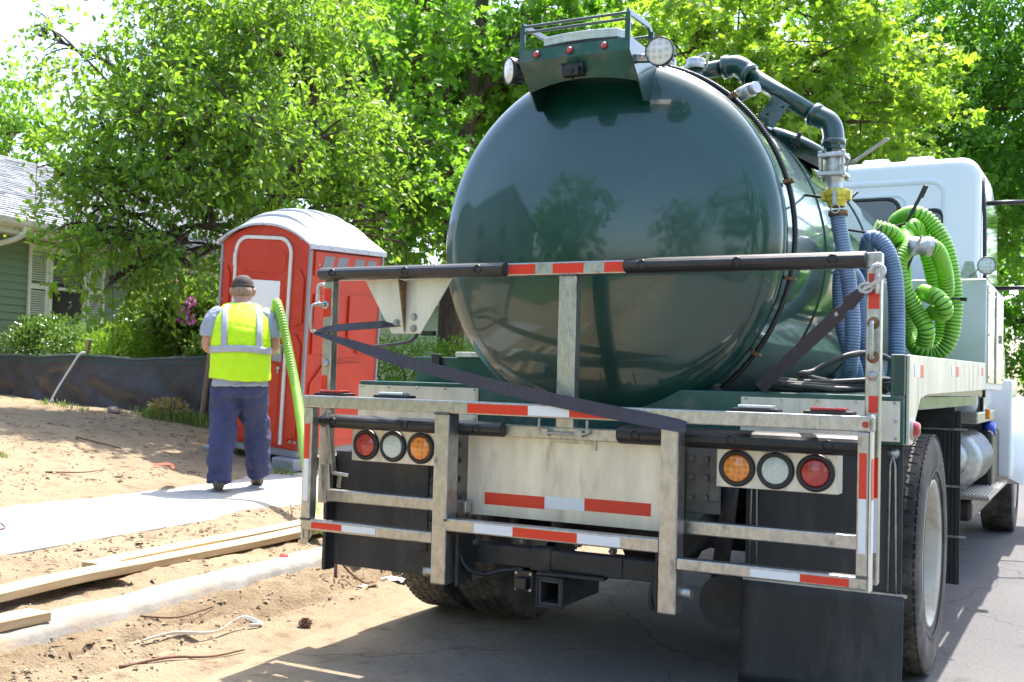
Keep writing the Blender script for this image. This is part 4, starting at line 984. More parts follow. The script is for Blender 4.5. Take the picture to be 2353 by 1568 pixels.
b2 = catmull([(.93, 1.75, 1.30), (0.893, 1.700, 1.730), (0.895, 1.650, 1.889), (0.915, 1.600, 1.963), (0.961, 1.600, 1.953), (1.008, 1.600, 1.879), (1.036, 1.600, 1.759), (1.046, 1.600, 1.561), (1.045, 1.600, 1.33), (1.0, 1.75, 1.262)], 12)
mb = MB(); corrugated(mb, b2, .040, .014, .06, 16)
tag(mb.build('suction_hose', ['hose_blue', 'hose_blue_groove']), 'blue ribbed hose arched beside the green coil', 'hose', 'hoses on the truck')
b3 = catmull([(.98, 1.35, 1.27), (0.960, 1.300, 1.429), (0.927, 1.300, 1.695), (0.901, 1.200, 1.770), (0.874, 1.150, 1.758), (0.870, 1.150, 1.646), (0.889, 1.150, 1.497), (0.921, 1.200, 1.36), (.93, 1.3, 1.262)], 12)
mb = MB(); corrugated(mb, b3, .034, .013, .06, 14)
tag(mb.build('suction_hose', ['hose_blue', 'hose_blue_groove']), 'low loop of blue ribbed hose close behind the hanging one', 'hose', 'hoses on the truck')
# black wash-down hose coiled on the bed
pts = []
for i in range(110):
    a = i / 110 * 2 * math.pi * 3.3; k_ = i / 110
    pts.append((.90 + (.235 + .02 * math.sin(a * .7)) * math.cos(a), .74 + (.17 + .02 * math.cos(a * 1.3)) * math.sin(a), 1.232 + .042 * k_ + .008 * math.sin(a * 2.1)))
pts += [(.83, .60, 1.29), (.86, .68, 1.303), (.921, .70, 1.34), (.99, .72, 1.372), (1.05, .80, 1.385), (1.14, .86, 1.36), (1.17, 1.1, 1.27), (1.16, 1.5, 1.24)]
mb = MB(); mb.tube(catmull(pts, 3), .0125, 10); tag(mb.build('wash_hose', 'black_hose'), 'thin black rubber hose coiled on the green bed', 'hose', 'hoses on the truck')

# ratchet straps
def lerp_path(a, k=14):
    return catmull(a, k)
P1 = lerp_path([(-1.238, .082, 1.425), (-1.13, .075, 1.403), (-.95, .06, 1.36), (-.714, .04, 1.303), (-.364, .015, 1.232), (-.038, -.004, 1.173), (.20, -.012, 1.135), (.40, -.014, 1.105), (.56, -.010, 1.082)], 6)
n_ = len(P1); W_ = [.010 + .042 * min(1, (i / n_) * 3.2) for i in range(n_)]
D_ = [(0.25 * math.cos(i / n_ * 3), .55 - .5 * min(1, i / n_ * 2.0) + (.6 if i / n_ > .8 else 0) * (i / n_ - .8) * 5, 1) for i in range(n_)]
st = thing('ratchet_strap', (-1.2, .08, 1.1), 'dark strap stretched from the far post down to the step rail', 'strap', 'straps on the rear rack')
mb = MB(); mb.ribbon(P1, W_, D_, .003); mb.build('webbing', 'strap', st)
P2 = lerp_path([(-1.238, .082, 1.428), (-1.17, .09, 1.443), (-1.05, .11, 1.455), (-.93, .135, 1.465), (-.80, .165, 1.478)], 6)
mb = MB(); n_ = len(P2); mb.ribbon(P2, [.012 + .028 * min(1, i / n_ * 3) for i in range(n_)], [(0, .7, 1)] * n_, .003); mb.build('webbing', 'plastic_black', st)
st = thing('ratchet_strap', (1.2, .08, 1.2), 'dark strap running from a steel hook on the near post to the bed', 'strap', 'straps on the rear rack')
P3 = lerp_path([(1.168, .098, 1.589), (1.118, .15, 1.556), (1.062, .20, 1.511), (.892, .32, 1.378), (.71, .435, 1.229)], 6)
n_ = len(P3); mb = MB(); mb.ribbon(P3, [.014 + .036 * abs(math.sin(min(1, i / n_ * 2.6 + .1) * 1.57)) * (0.5 if .38 < i / n_ < .46 else 1) for i in range(n_)], [(-.4, -.3, 1)] * n_, .004); mb.build('webbing', 'strap', st)
mb = MB(); mb.tube(catmull([(1.150, .10, 1.58), (1.19, .085, 1.60), (1.225, .075, 1.625), (1.235, .075, 1.65), (1.222, .078, 1.668), (1.20, .08, 1.665), (1.19, .08, 1.65)], 5), .0085, 10); mb.tube([Vector((1.172, .09, 1.592)) + Vector((.022 * math.cos(a), 0, .016 * math.sin(a))) for a in np.linspace(0, 6.283, 16, endpoint=False)], .006, 8, closed=True); mb.build('hook', 'cast', st)
mb = MB(); mb.bar((1.05, .205, 1.503), (1.06, .20, 1.512), .02, .012); mb.build('rivet', 'steel', st)

# ------------------------------------------------------------------ portable toilet
M['red_plastic'] = mat('red_moulded_plastic', (0.49, 0.032, 0.010), 0.42, var=0.08, vscale=3, bump=0.05, bscale=50, dirt=(0.43, 0.075, 0.04), dscale=3, dlo=.5, dhi=.9)
M['white_plastic'] = mat('white_moulded_plastic', (0.47, 0.49, 0.54), 0.45, var=0.04, vscale=3, bump=0.04, bscale=30)
M['grey_plastic'] = mat('grey_plastic', (0.25, 0.26, 0.28), 0.5, var=0.1)
M['trim_grey'] = mat('worn_white_trim', (0.66, 0.65, 0.62), 0.5, var=0.1, vscale=15)
M['paper'] = mat('white_paper_notice', (0.80, 0.80, 0.81), 0.7, var=0.02)
TW, TD, TH = 1.155, 1.22, 2.09
toilet = thing('portable_toilet', (0, 0, 0), 'red portable toilet with white domed roof in front of the worker', 'toilet', local=True)
_lean = Vector((.07, -.045, 1)).normalized(); _xa = Vector((math.cos(-.016), math.sin(-.016), 0)); _xa = (_xa - _lean * _xa.dot(_lean)).normalized(); _ya = _lean.cross(_xa)
_tm = Matrix((_xa, _ya, _lean)).transposed().to_4x4(); _near = Vector((-5.036, 4.66, .416)); _tm.translation = _near - _xa * (TW / 2) + _ya * (TD / 2)
toilet.matrix_world = _tm
def TP(mb, name, m_, par=None, bevel=0.0): return mb.build(name, m_, toilet if par is None else par, bevel)
hw, hd_ = TW / 2, TD / 2
def arch(x, k=1.0): return TH + .19 * (1 - abs(x / hw) ** 2.2) * k
mb = MB(); mb.box((-hw, -hd_ + .03, .06), (hw, hd_, TH)); body = TP(mb, 'walls', 'red_plastic', bevel=.012)
xs_ = np.linspace(-hw, hw, 25)
mb = MB(); mb.prism([(x, -hd_ + .032, arch(x) - .01) for x in xs_] + [(hw, -hd_ + .032, TH - .05), (-hw, -hd_ + .032, TH - .05)], (0, TD - .04, 0)); TP(mb, 'gable', 'red_plastic')
# roof sheet with ribs and lip
def crown(y): return .17 * (1 - abs(y / (hd_ + .02)) ** 2.4)
def roof_strip(y0, y1, lift, over, k=9):
    mb = MB(); V = []; F = []; m_ = len(xs_)
    for i in range(k + 1):
        y = y0 + (y1 - y0) * i / k
        for x in xs_: V.append((x * (1 + over / hw), y, arch(x) + lift + .015 + crown(y) * (1 - abs(x / hw) ** 3)))
    o2 = len(V); V += [(p[0], p[1], p[2] - .03) for p in V]
    for i in range(k):
        for j in range(m_ - 1):
            a = i * m_ + j; F.append((a, a + 1, a + m_ + 1, a + m_)); F.append((o2 + a + 1, o2 + a, o2 + a + m_, o2 + a + m_ + 1))
    for j in range(m_ - 1): F.append((j + 1, j, o2 + j, o2 + j + 1)); e = k * m_; F.append((e + j, e + j + 1, o2 + e + j + 1, o2 + e + j))
    for i in range(k): a = i * m_; F.append((a, a + m_, o2 + a + m_, o2 + a)); a = i * m_ + m_ - 1; F.append((a + m_, a, o2 + a, o2 + a + m_))
    mb.add(V, F, 0, True); return mb
roof = TP(roof_strip(-hd_ - .02, hd_ + .02, 0, .03, 14), 'roof', 'white_plastic', bevel=.008)
for y in np.linspace(-hd_ + .16, hd_ - .16, 5): mb = roof_strip(y - .035, y + .035, .026, .004, 3); mb.build('roof_rib', 'white_plastic', roof, .012)
for sx in (-1, 1):
    mb = MB(); mb.box((sx * (hw + .032) - .012, -hd_ - .018, TH - .035), (sx * (hw + .032) + .012, hd_ + .018, TH + .02)); mb.build('roof_lip', 'white_plastic', roof, .006)
for x in np.linspace(-hw * .85, hw * .85, 7): mb = MB(); mb.cyl((x, -hd_ - .021, arch(x) - .0), (x, -hd_ - .027, arch(x) - .0), .011, 8); mb.build('roof_screw', 'steel', roof)
for y in np.linspace(-hd_ + .1, hd_ - .1, 6): mb = MB(); mb.cyl((hw + .044, y, TH - .008), (hw + .05, y, TH - .008), .011, 8); mb.build('roof_screw', 'steel', roof)
# door with white rounded trim
dw0, dw1, dz0, dz1 = -.40, .36, .10, TH + .075
def arched(x0, x1, z0, z1, r, k=8):
    out = [(x0, z0), (x1, z0)]
    for cx_, a0 in ((x1 - r, 0), (x0 + r, 90)):
        for i in range(k + 1):
            a = math.radians(a0 + 90 * i / k); out.append((cx_ + r * math.cos(a), z1 - r + r * math.sin(a)))
    return out
yf = -hd_ + .03
tr_o = arched(dw0, dw1, dz0, dz1, .17); tr_i = arched(dw0 + .035, dw1 - .035, dz0 - .001, dz1 - .035, .14)
mb = MB(); n_ = len(tr_o); V = [(x, yf - .004, z) for x, z in tr_o] + [(x, yf - .022, z) for x, z in tr_o] + [(x, yf - .022, z) for x, z in tr_i] + [(x, yf - .004, z) for x, z in tr_i]; F = []
for j in range(1, n_):
    j2 = (j + 1) % n_
    for q in range(3): F.append((q * n_ + j, q * n_ + j2, (q + 1) * n_ + j2, (q + 1) * n_ + j))
mb.add(V, F); trim = TP(mb, 'door_trim', 'trim_grey', bevel=.003)
mb = MB(); mb.prism([(x, yf - .012, z) for x, z in arched(dw0 + .036, dw1 - .036, dz0, dz1 - .037, .14)], (0, .011, 0)); door = TP(mb, 'door', 'red_plastic', bevel=.006)
for (z0, z1) in ((1.80, 2.03), (1.0, 1.72), (.2, .9)):
    fr_o = rounded_rect(dw0 + .075, dw1 - .075, z0, z1, .08); mb = MB(); mb.prism([(x, yf - .019, z) for x, z in fr_o], (0, .006, 0)); mb.build('door_panel', 'red_plastic', door, .005)
mb = MB(); mb.box((-.26, yf - .0215, 1.20), (.23, yf - .0195, 1.72)); mb.build('notice', 'paper', door)
mb = MB(); mb.box((.20, yf - .05, .92), (.315, yf - .0195, 1.10)); lk = mb.build('latch_box', 'grey_plastic', door, .012)
mb = MB(); mb.cyl((.235, yf - .051, 1.04), (.235, yf - .053, 1.04), .012, 12); mb.build('latch_dial', 'lens_red', door)
mb = MB(); mb.cyl((.30, yf - .03, .86), (.30, yf - .07, .86), .015, 10); mb.tube([(.30, yf - .06, .86), (.30, yf - .065, .80)], .008, 8); mb.build('padlock_hasp', 'steel', door)
mb = MB()
for z in (.45, 1.85): mb.box((dw0 + .0, yf - .035, z), (dw0 + .04, yf - .023, z + .13))
mb.build('hinge', 'trim_grey', door, .003)
# pressed corner panels of the front, side panels
def emb(pts, name='pressed_panel', d=(0, -.020, 0)):
    mb = MB(); mb.prism(pts, d); mb.build(name, 'red_plastic', body, .006)
for sx, xa, xb in ((1, dw1 + .05, hw - .05), (-1, -hw + .05, dw0 - .05)):
    for (za, zb) in ((.15, .62), (.70, 1.2), (1.28, 1.85)):
        emb([(xa, yf - .0005, za), (xb, yf - .0005, za + .04), (xb, yf - .0005, zb - .1), ((xa + xb) / 2, yf - .0005, zb), (xa, yf - .0005, zb)])
xs2 = hw
def side(pts): emb([(xs2 + .0005, y, z) for y, z in pts], d=(.022, 0, 0))
side([(-.50, .14), (.50, .14), (.50, .72), (.30, .92), (-.30, .92), (-.50, .72)]); side([(-.50, 1.02), (-.22, 1.02), (-.02, 1.20), (-.02, 1.62), (-.50, 1.62)]); side([(.06, 1.20), (.25, 1.02), (.50, 1.02), (.50, 1.62), (.06, 1.62)])
side([(-.30, .98), (.22, .98), (.05, 1.13), (-.12, 1.13)])
mb = MB(); mb.box((hw + .0005, -.52, 1.80), (hw + .018, .52, 2.04)); mb.build('vent_panel', 'red_plastic', body, .012)
M['mesh_grey'] = mat('grey_vent_mesh', (0.22, 0.22, 0.23), .6, var=.2, vscale=60, bump=.3, bscale=300)
for y in (-.42, -.20, .08, .29):
    mb = MB(); mb.prism([(hw + .0185, y, 1.86), (hw + .0185, y + .16, 1.86), (hw + .0185, y + .20, 2.0), (hw + .0185, y + .04, 2.0)], (.003, 0, 0)); mb.build('vent', 'mesh_grey', body)
mb = MB()
for y in (-.46, .03, .25, .48): mb.cyl((hw + .018, y, 1.91), (hw + .024, y, 1.91), .01, 8)
for z in (.5, 1.0, 1.5): mb.cyl((hw, -.56, z), (hw + .006, -.56, z), .009, 8)
for z in (.2, .6, 1.1, 1.5, 1.9): mb.cyl((-hw + .03, yf, z), (-hw + .03, yf - .006, z), .009, 8)
for x in (.46, .52): mb.cyl((x, yf, .14), (x, yf - .008, .14), .018, 10)
mb.build('rivet', 'steel', body)
for x, y in ((hw - .0, -hd_ + .03), (-hw, -hd_ + .03), (hw, hd_)):
    mb = MB(); mb.bar((x, y, .07), (x, y, TH - .02), .03, .03); mb.build('corner_trim', 'grey_plastic', body, .006)
mb = MB(); mb.box((-hw + .05, -hd_ + .05, -.02), (hw - .05, hd_ - .02, .06)); mb.build('base', 'grey_plastic', toilet, .01)
for x, y in ((hw - .12, -hd_ + .05), (-hw + .1, -hd_ + .05), (hw - .1, hd_ - .1)):
    mb = MB(); mb.box((x - .14, y - .12, -.14), (x + .14, y + .12, -.02)); mb.build('block', 'grey_plastic', toilet, .015)

# ------------------------------------------------------------------ worker
M['skin'] = mat('skin', (0.42, 0.22, 0.15), .55, var=.1, vscale=20)
M['vest'] = mat('hi_vis_vest', (0.50, 0.80, 0.005), .75, var=.05, vscale=8, bump=.1, bscale=350)
M['reflective'] = mat('silver_reflective_band', (0.36, 0.37, 0.40), .45, var=.06, vscale=20)
M['tshirt'] = mat('grey_tshirt', (0.30, 0.33, 0.40), .85, var=.08, vscale=10, bump=.1, bscale=300)
M['trousers'] = mat('navy_work_trousers', (0.036, 0.044, 0.108), .85, var=.22, vscale=7, bump=.1, bscale=250)
M['cap'] = mat('dark_cap', (0.05, 0.038, 0.032), .85, var=.2, vscale=20)
M['shoe'] = mat('work_shoe', (0.10, 0.08, 0.06), .7, var=.3, vscale=20)
person = thing('person', (-4.48, 3.20, .262), 'person in yellow vest and navy trousers, seen from behind, at the toilet door', 'person', local=True, rotz=math.radians(43))
person.scale = (1.0, 1.0, 1.035)
def ell(mb, rings, n=28, p=2.3):
    """loft of superellipse rings (cx, cy, cz, rx, ry) closed at both ends"""
    o = len(mb.v); k = len(rings)
    for (cx_, cy_, cz_, rx, ry) in rings:
        for j in range(n):
            a = 2 * math.pi * j / n; c_, s_ = math.cos(a), math.sin(a)
            mb.v.append((cx_ + rx * math.copysign(abs(c_) ** (2 / p), c_), cy_ + ry * math.copysign(abs(s_) ** (2 / p), s_), cz_))
    for i in range(k - 1):
        for j in range(n):
            j2 = (j + 1) % n; mb.f.append((o + i * n + j, o + i * n + j2, o + (i + 1) * n + j2, o + (i + 1) * n + j)); mb.mi.append(0); mb.sm.append(True)
    mb.f.append(tuple(o + j for j in reversed(range(n)))); mb.f.append(tuple(o + (k - 1) * n + j for j in range(n))); mb.mi += [0, 0]; mb.sm += [True, True]
def organic(mb, name, m_, voxel, smooth=6, disp=0.0, dsize=.09, parent=None):
    me = mb.mesh(name, m_); o = link(name, me, person if parent is None else parent)
    r = o.modifiers.new('remesh', 'REMESH'); r.mode = 'VOXEL'; r.voxel_size = voxel; r.use_smooth_shade = True
    s_ = o.modifiers.new('smooth', 'SMOOTH'); s_.factor = .5; s_.iterations = smooth
    if disp:
        t_ = bpy.data.textures.new(name + '_folds', 'CLOUDS'); t_.noise_scale = dsize; t_.noise_depth = 2
        d_ = o.modifiers.new('folds', 'DISPLACE'); d_.texture = t_; d_.strength = disp; d_.mid_level = .5; d_.texture_coords = 'LOCAL'
        s2 = o.modifiers.new('smooth2', 'SMOOTH'); s2.factor = .5; s2.iterations = 2
    return o
TORSO = [(.80, .222, .160, -.005), (.88, .226, .168, -.005), (1.00, .230, .176, 0), (1.12, .232, .178, .01), (1.26, .231, .170, .025), (1.35, .226, .155, .055), (1.42, .206, .135, .09), (1.465, .172, .112, .12), (1.50, .128, .092, .145), (1.525, .090, .080, .16)]
def tors(z):
    zz = [t_[0] for t_ in TORSO]; return tuple(float(np.interp(z, zz, [t_[i] for t_ in TORSO])) for i in (1, 2, 3))
def back_y(x, z, off, p=2.3):
    rx, ry, cy_ = tors(z); rx += off; ry += off
    return cy_ - ry * max(0.0, 1 - min(1, abs(x / rx)) ** p) ** (1 / p)
# body (skin)
mb = MB()
ell(mb, [(0, cy_, z, rx * .9, ry * .9) for (z, rx, ry, cy_) in TORSO[1:]])
mb.tube(catmull([(0, .14, 1.45), (0, .165, 1.52), (0, .185, 1.59)], 3), [.080, .076, .072, .070, .069, .068, .067], 18)
hdC = Vector((0, .21, 1.625))
ell(mb, [(hdC.x, hdC.y + .01 + .0 * t_, hdC.z + .125 * math.sin(t_), .085 * math.cos(t_) + .002, .104 * math.cos(t_) + .002) for t_ in np.linspace(-1.5, 1.5, 13)], 24, 2.1)
mb.tube([(0, .29, 1.65), (0, .325, 1.625), (0, .30, 1.61)], [.012, .018, .012], 10)
for sx in (-1, 1):
    mb.tube([(sx * .084, .20, 1.58), (sx * .096, .195, 1.605), (sx * .098, .195, 1.635), (sx * .087, .205, 1.65)], [.010, .016, .017, .009], 10)
    mb.tube(catmull([(sx * .18, .09, 1.42), (sx * .245, .06, 1.30), (sx * .275, .05, 1.17), (sx * .245, .18, 1.13), (sx * .20, .33, 1.15)], 4), [.062, .06, .058, .056, .054, .053, .052, .051, .050, .048, .046, .044, .042, .039, .036, .033, .030], 16)
    # hand: palm, four fingers, thumb closing on the hose end
    w = Vector((sx * .20, .33, 1.15)); pd = Vector((-sx * .45, .88, .1)).normalized()
    mb.tube([w, w + pd * .04, w + pd * .085], [.030, .040, .036], 14)
    for q in range(4):
        b0 = w + pd * .08 + Vector((0, 0, .030 - .02 * q)); L_ = (.075, .085, .080, .062)[q]
        mb.tube(catmull([b0, b0 + pd * L_ * .45, b0 + pd * L_ * .7 + Vector((-sx * .018, -.01, 0)), b0 + pd * L_ * .72 + Vector((-sx * .045, -.025, 0))], 3), .0092, 8)
    b0 = w + pd * .03 + Vector((-sx * .01, 0, .035)); mb.tube(catmull([b0, b0 + Vector((-sx * .02, .03, .02)), b0 + Vector((-sx * .045, .05, .012))], 3), .0105, 8)
for sx, fy, fz in ((-1, -.10, 0), (1, .22, .05)):
    mb.tube(catmull([(sx * .105, 0, .86), (sx * (.125 if sx < 0 else .155), .03 + fy * .5, .48), (sx * (.135 if sx < 0 else .185), fy, .10 + fz)], 5), [.08, .076, .07, .062, .055, .05, .048, .046, .044, .042, .04], 16)
organic(mb, 'body', 'skin', .0075, 3)
# trousers
mb = MB()
ell(mb, [(0, -.005, z, rx, ry) for z, rx, ry in ((.74, .19, .14), (.80, .212, .156), (.88, .214, .158), (.94, .205, .150))])
for sx, kn, fo, fz in ((-1, (-.125, -.01, .47), (-.135, -.10, .055), 0), (1, (.160, .17, .47), (.185, .22, .10), .03)):
    pth = catmull([(sx * .105, 0, .86), (sx * .116, .02 if sx < 0 else .09, .66), kn, ((kn[0] + fo[0]) / 2 + sx * .005, (kn[1] + fo[1]) / 2 - .03, .26), fo], 6)
    R_ = np.interp(np.linspace(0, 1, len(pth)), [0, .25, .5, .75, .93, 1], [.128, .126, .112, .106, .102, .100])
    mb.tube(pth, list(R_), 20)
organic(mb, 'trousers', 'trousers', .009, 5, .052, .085)
# t-shirt with short sleeves
mb = MB(); ell(mb, [(0, cy_, z, rx, ry) for (z, rx, ry, cy_) in [(.83, .236, .182, -.005)] + TORSO[1:-1] + [(1.52, .088, .078, .155)]])
for sx in (-1, 1): mb.tube(catmull([(sx * .155, .10, 1.42), (sx * .222, .07, 1.36), (sx * .268, .05, 1.22)], 5), [.085, .088, .090, .090, .090, .089, .088, .087, .086, .084, .082], 20)
organic(mb, 'tshirt', 'tshirt', .009, 4, .030, .06)
# vest: shell over the torso, open at the arms and neck
zs_ = [.88, .91, .95, 1.0, 1.06, 1.12, 1.18, 1.24, 1.30, 1.36, 1.40, 1.44, 1.47, 1.495, 1.512]
mb = MB(); n_ = 44; V = []; F = []
for z in zs_:
    rx, ry, cy_ = tors(z); flare = .016 + .012 * max(0, (1.0 - z)) * 5; cut = 1.0
    for j in range(n_):
        a = 2 * math.pi * j / n_; c_, s_ = math.cos(a), math.sin(a); w_ = .006 * fbm(c_ * 3 + 5, s_ * 3, z * 7)
        x = (rx + flare + w_) * math.copysign(abs(c_) ** (2 / 2.3), c_)
        lim = float(np.interp(z, [1.10, 1.22, 1.34, 1.46], [9, .238, .216, .205])); x = max(-lim, min(lim, x))
        V.append((x, cy_ + (ry + flare + w_) * math.copysign(abs(s_) ** (2 / 2.3), s_), z + .012 * math.sin(a * 2 + 1) * (1 if z < .9 else 0)))
for i in range(len(zs_) - 1):
    for j in range(n_): F.append((i * n_ + j, i * n_ + (j + 1) % n_, (i + 1) * n_ + (j + 1) % n_, (i + 1) * n_ + j))
mb.add(V, F, 0, True); vest = link('vest', mb.mesh('vest', 'vest'), person); s_ = vest.modifiers.new('solid', 'SOLIDIFY'); s_.thickness = .006; s_.offset = -1; s2 = vest.modifiers.new('sub', 'SUBSURF'); s2.levels = 2; s2.render_levels = 2; vt_ = bpy.data.textures.new('vest_folds', 'CLOUDS'); vt_.noise_scale = .07; vd_ = vest.modifiers.new('folds', 'DISPLACE'); vd_.texture = vt_; vd_.strength = .018; vd_.mid_level = .6
# reflective bands
def band_patch(rows, name):
    mb = MB(); V = [p for r_ in rows for p in r_]; m_ = len(rows[0]); F = [(i * m_ + j, i * m_ + j + 1, (i + 1) * m_ + j + 1, (i + 1) * m_ + j) for i in range(len(rows) - 1) for j in range(m_ - 1)]
    mb.add(V, F, 0, True); o = link(name, mb.mesh(name, 'reflective'), vest); s_ = o.modifiers.new('solid', 'SOLIDIFY'); s_.thickness = .003; s_.offset = 1
for xc in (-.142, .142):
    rows = []
    for z in np.linspace(1.495, 1.115, 16):
        xm = xc * (1 if z < 1.44 else 1 - (z - 1.44) * 3.2); rows.append([(xm + d_, back_y(xm + d_, float(z), .026), float(z)) for d_ in (-.025, -.0125, 0, .0125, .025)])
    band_patch(rows, 'reflective_band')
rows = []
for z in np.linspace(1.10, 1.155, 4):
    rx, ry, cy_ = tors(float(z)); rows.append([((rx + .027) * math.copysign(abs(math.cos(a)) ** (2 / 2.3), math.cos(a)), cy_ + (ry + .027) * math.copysign(abs(math.sin(a)) ** (2 / 2.3), math.sin(a)), float(z) + .006 * math.sin(a * 3)) for a in np.linspace(0, 2 * math.pi, 49)])
band_patch(rows, 'reflective_band')
# cap, hair
mb = MB(); ell(mb, [(0, .214, 1.652 + .105 * math.sin(t_), .094 * math.cos(t_) ** .8 + .001, .114 * math.cos(t_) ** .8 + .001) for t_ in np.linspace(-.02, 1.5, 9)], 30, 2.1)
cap = link('cap', mb.mesh('cap', 'cap'), person)
mb = MB(); mb.prism([(x, .29 + .085 * math.sqrt(max(0, 1 - (x / .085) ** 2)), 1.66) for x in np.linspace(-.084, .084, 13)], (0, 0, .006)); mb.build('cap_peak', 'cap', cap)
mb = MB(); ell(mb, [(0, .212, z, r_, q_) for z, r_, q_ in ((1.648, .0955, .1155), (1.665, .0965, .1165), (1.674, .0955, .1155))], 30, 2.1); mb.build('cap_band', 'cap', cap)
M['hair'] = mat('grey_brown_hair', (0.27, 0.175, 0.125), .8, var=.25, vscale=40)
mb = MB(); ell(mb, [(0, .204, z, r_, q_) for z, r_, q_ in ((1.578, .070, .095), (1.60, .085, .107), (1.65, .0895, .1105))], 24, 2.1); link('hair', mb.mesh('hair', 'hair'), person)
for sx, y, z, tilt in ((-1, -.08, 0, 0), (1, .27, .055, -.55)):
    mb = MB(); c0 = Vector((sx * (.142 if sx < 0 else .185), y, z)); Rm = Matrix.Translation(c0) @ Matrix.Rotation(tilt, 4, 'X')
    rows = [(-.125, .038, .038, .05), (-.10, .048, .060, .058), (-.02, .050, .065, .062), (.07, .053, .055, .052), (.14, .055, .038, .038), (.20, .034, .022, .028)]
    mb2 = MB()
    for (yy, w_, hh, zc) in rows: pass
    V = []; F = []; n_ = 14
    for (yy, w_, hh, zc) in rows:
        for j in range(n_): a = 2 * math.pi * j / n_; V.append(Rm @ Vector((w_ * math.cos(a), yy, max(.004, zc + hh * math.sin(a)))))
    for i in range(len(rows) - 1):
        for j in range(n_): F.append((i * n_ + j, i * n_ + (j + 1) % n_, (i + 1) * n_ + (j + 1) % n_, (i + 1) * n_ + j))
    F.append(tuple(reversed(range(n_)))); F.append(tuple((len(rows) - 1) * n_ + j for j in range(n_)))
    mb.add(V, F, 0, True); link('shoe', mb.mesh('shoe', 'shoe'), person)
# hose over the worker's shoulder, down to the ground and to the truck
hp = [(-4.55, 3.72, 1.42), (-4.47, 3.60, 1.68), (-4.37, 3.50, 1.835), (-4.30, 3.44, 1.82), (-4.22, 3.41, 1.68), (-4.12, 3.37, 1.46), (-3.94, 3.26, 1.16), (-3.64, 2.98, .88), (-3.35, 2.69, .62), (-3.06, 2.40, .40), (-2.75, 2.06, .255), (-2.35, 1.85, .21), (-1.9, 1.95, .14), (-1.5, 2.6, .08), (-1.2, 3.4, .25), (-1.0, 3.8, .7)]
M['hose_lime2'] = mat('bright_lime_hose', (0.23, 0.45, 0.03), 0.4, var=0.06, vscale=10, coat=.2)
M['hose_lime2g'] = mat('bright_lime_groove', (0.12, 0.27, 0.015), 0.5, var=0.1, vscale=10)
mb = MB(); corrugated(mb, catmull(hp, 16), .040, .026, .13, 14)
tag(mb.build('suction_hose', ['hose_lime2', 'hose_lime2g']), 'lime green ribbed hose over the worker\'s shoulder, trailing to the truck', 'hose')

# ------------------------------------------------------------------ silt fence
M['silt'] = mat('black_silt_fabric', (0.070, 0.062, 0.066), .45, var=.12, vscale=6, bump=.08, bscale=160, spec=.4, rvar=.03)
M['wood_old'] = mat('weathered_stake_wood', (0.30, 0.22, 0.15), .85, var=.25, vscale=6, stretch=(8, 8, 1), bump=.2, bscale=40)
M['green_cord'] = mat('green_cord', (0.01, 0.16, 0.09), .7)
FX = [(-5.9, 6.32), (-6.6, 6.24), (-7.7, 6.16), (-8.8, 6.08), (-9.85, 6.05), (-11.0, 6.25), (-12.2, 6.42), (-14.0, 6.7), (-16, 7.2)]
fence = thing('silt_fence', (-9, 6.15, .75), 'sagging black plastic silt fence across the dirt yard', 'fence')
fp = catmull([(x, y, 0) for x, y in FX], 26); NZ = 16; V = []; F = []
def ftop(x):
    t_ = 1.435 + .02 * fbm(x * .5, 1, 1)
    return t_ - .05 * abs(math.sin((x + 9.85) * math.pi / 2.2)) ** 1.0 * .8
def fpoint(p, k, i):
    zt = ftop(p.x); zb = terrain(p.x, p.y) - .05 ; z = zt + (zb - zt) * k
    w_ = fbm(p.x * .6, k * .6, 3)
    fold = .045 * (abs(math.sin(1.7 * p.x + 1.6 * k + 2.0 * w_)) - .6) + .026 * (abs(math.sin(4.3 * p.x - 3.2 * k + 3 * w_)) - .6) + .010 * abs(math.sin(11 * p.x + 6 * k + 5 * w_)) + .02 * fbm(p.x * 1.7, k * 2.0, 5)
    return Vector((p.x, p.y - .10 * k - 2.0 * fold * min(1, k * 2.2), z + .02 * fbm(p.x * 2, 0, 7) * (1 - k)))
for i, p in enumerate(fp):
    for j in range(NZ + 1): V.append(fpoint(p, j / NZ, i))
for i in range(len(fp) - 1):
    for j in range(NZ): a = i * (NZ + 1) + j; F.append((a, a + 1, a + NZ + 2, a + NZ + 1))
mb = MB(); mb.add(V, F, 0, True); o = link('fabric', mb.mesh('fabric', 'silt'), fence); s_ = o.modifiers.new('solid', 'SOLIDIFY'); s_.thickness = .004
for k in (.03, .13):
    mb = MB(); mb.tube([fpoint(p, k, 0) + Vector((0, -.008, 0)) for p in fp], .0045, 6); mb.build('cord', 'green_cord', fence)
for (x, y, zb, zt, dx) in ((-7.62, 6.02, .45, 1.62, .10), (-9.88, 6.10, .6, 1.62, .16), (-12.2, 6.47, .7, 1.58, 0), (-14.0, 6.75, .7, 1.6, 0)):
    mb = MB(); mb.bar((x - dx * .2, y, zb), (x + dx, y + .03, zt), .045, .045, up=(0, 1, 0)); mb.build('stake', 'wood_old', fence, .004)
M['pvc'] = mat('white_plastic_rod', (.72, .73, .75), .4, var=.05)
mb = MB(); mb.tube(catmull([(-9.95, 5.72, .74), (-9.90, 5.80, .95), (-9.82, 5.92, 1.22), (-9.74, 6.0, 1.42), (-9.66, 6.02, 1.44)], 5), .014, 8); tag(mb.build('plastic_rod', 'pvc'), 'thin white plastic rod leaning on the black silt fence', 'rod')

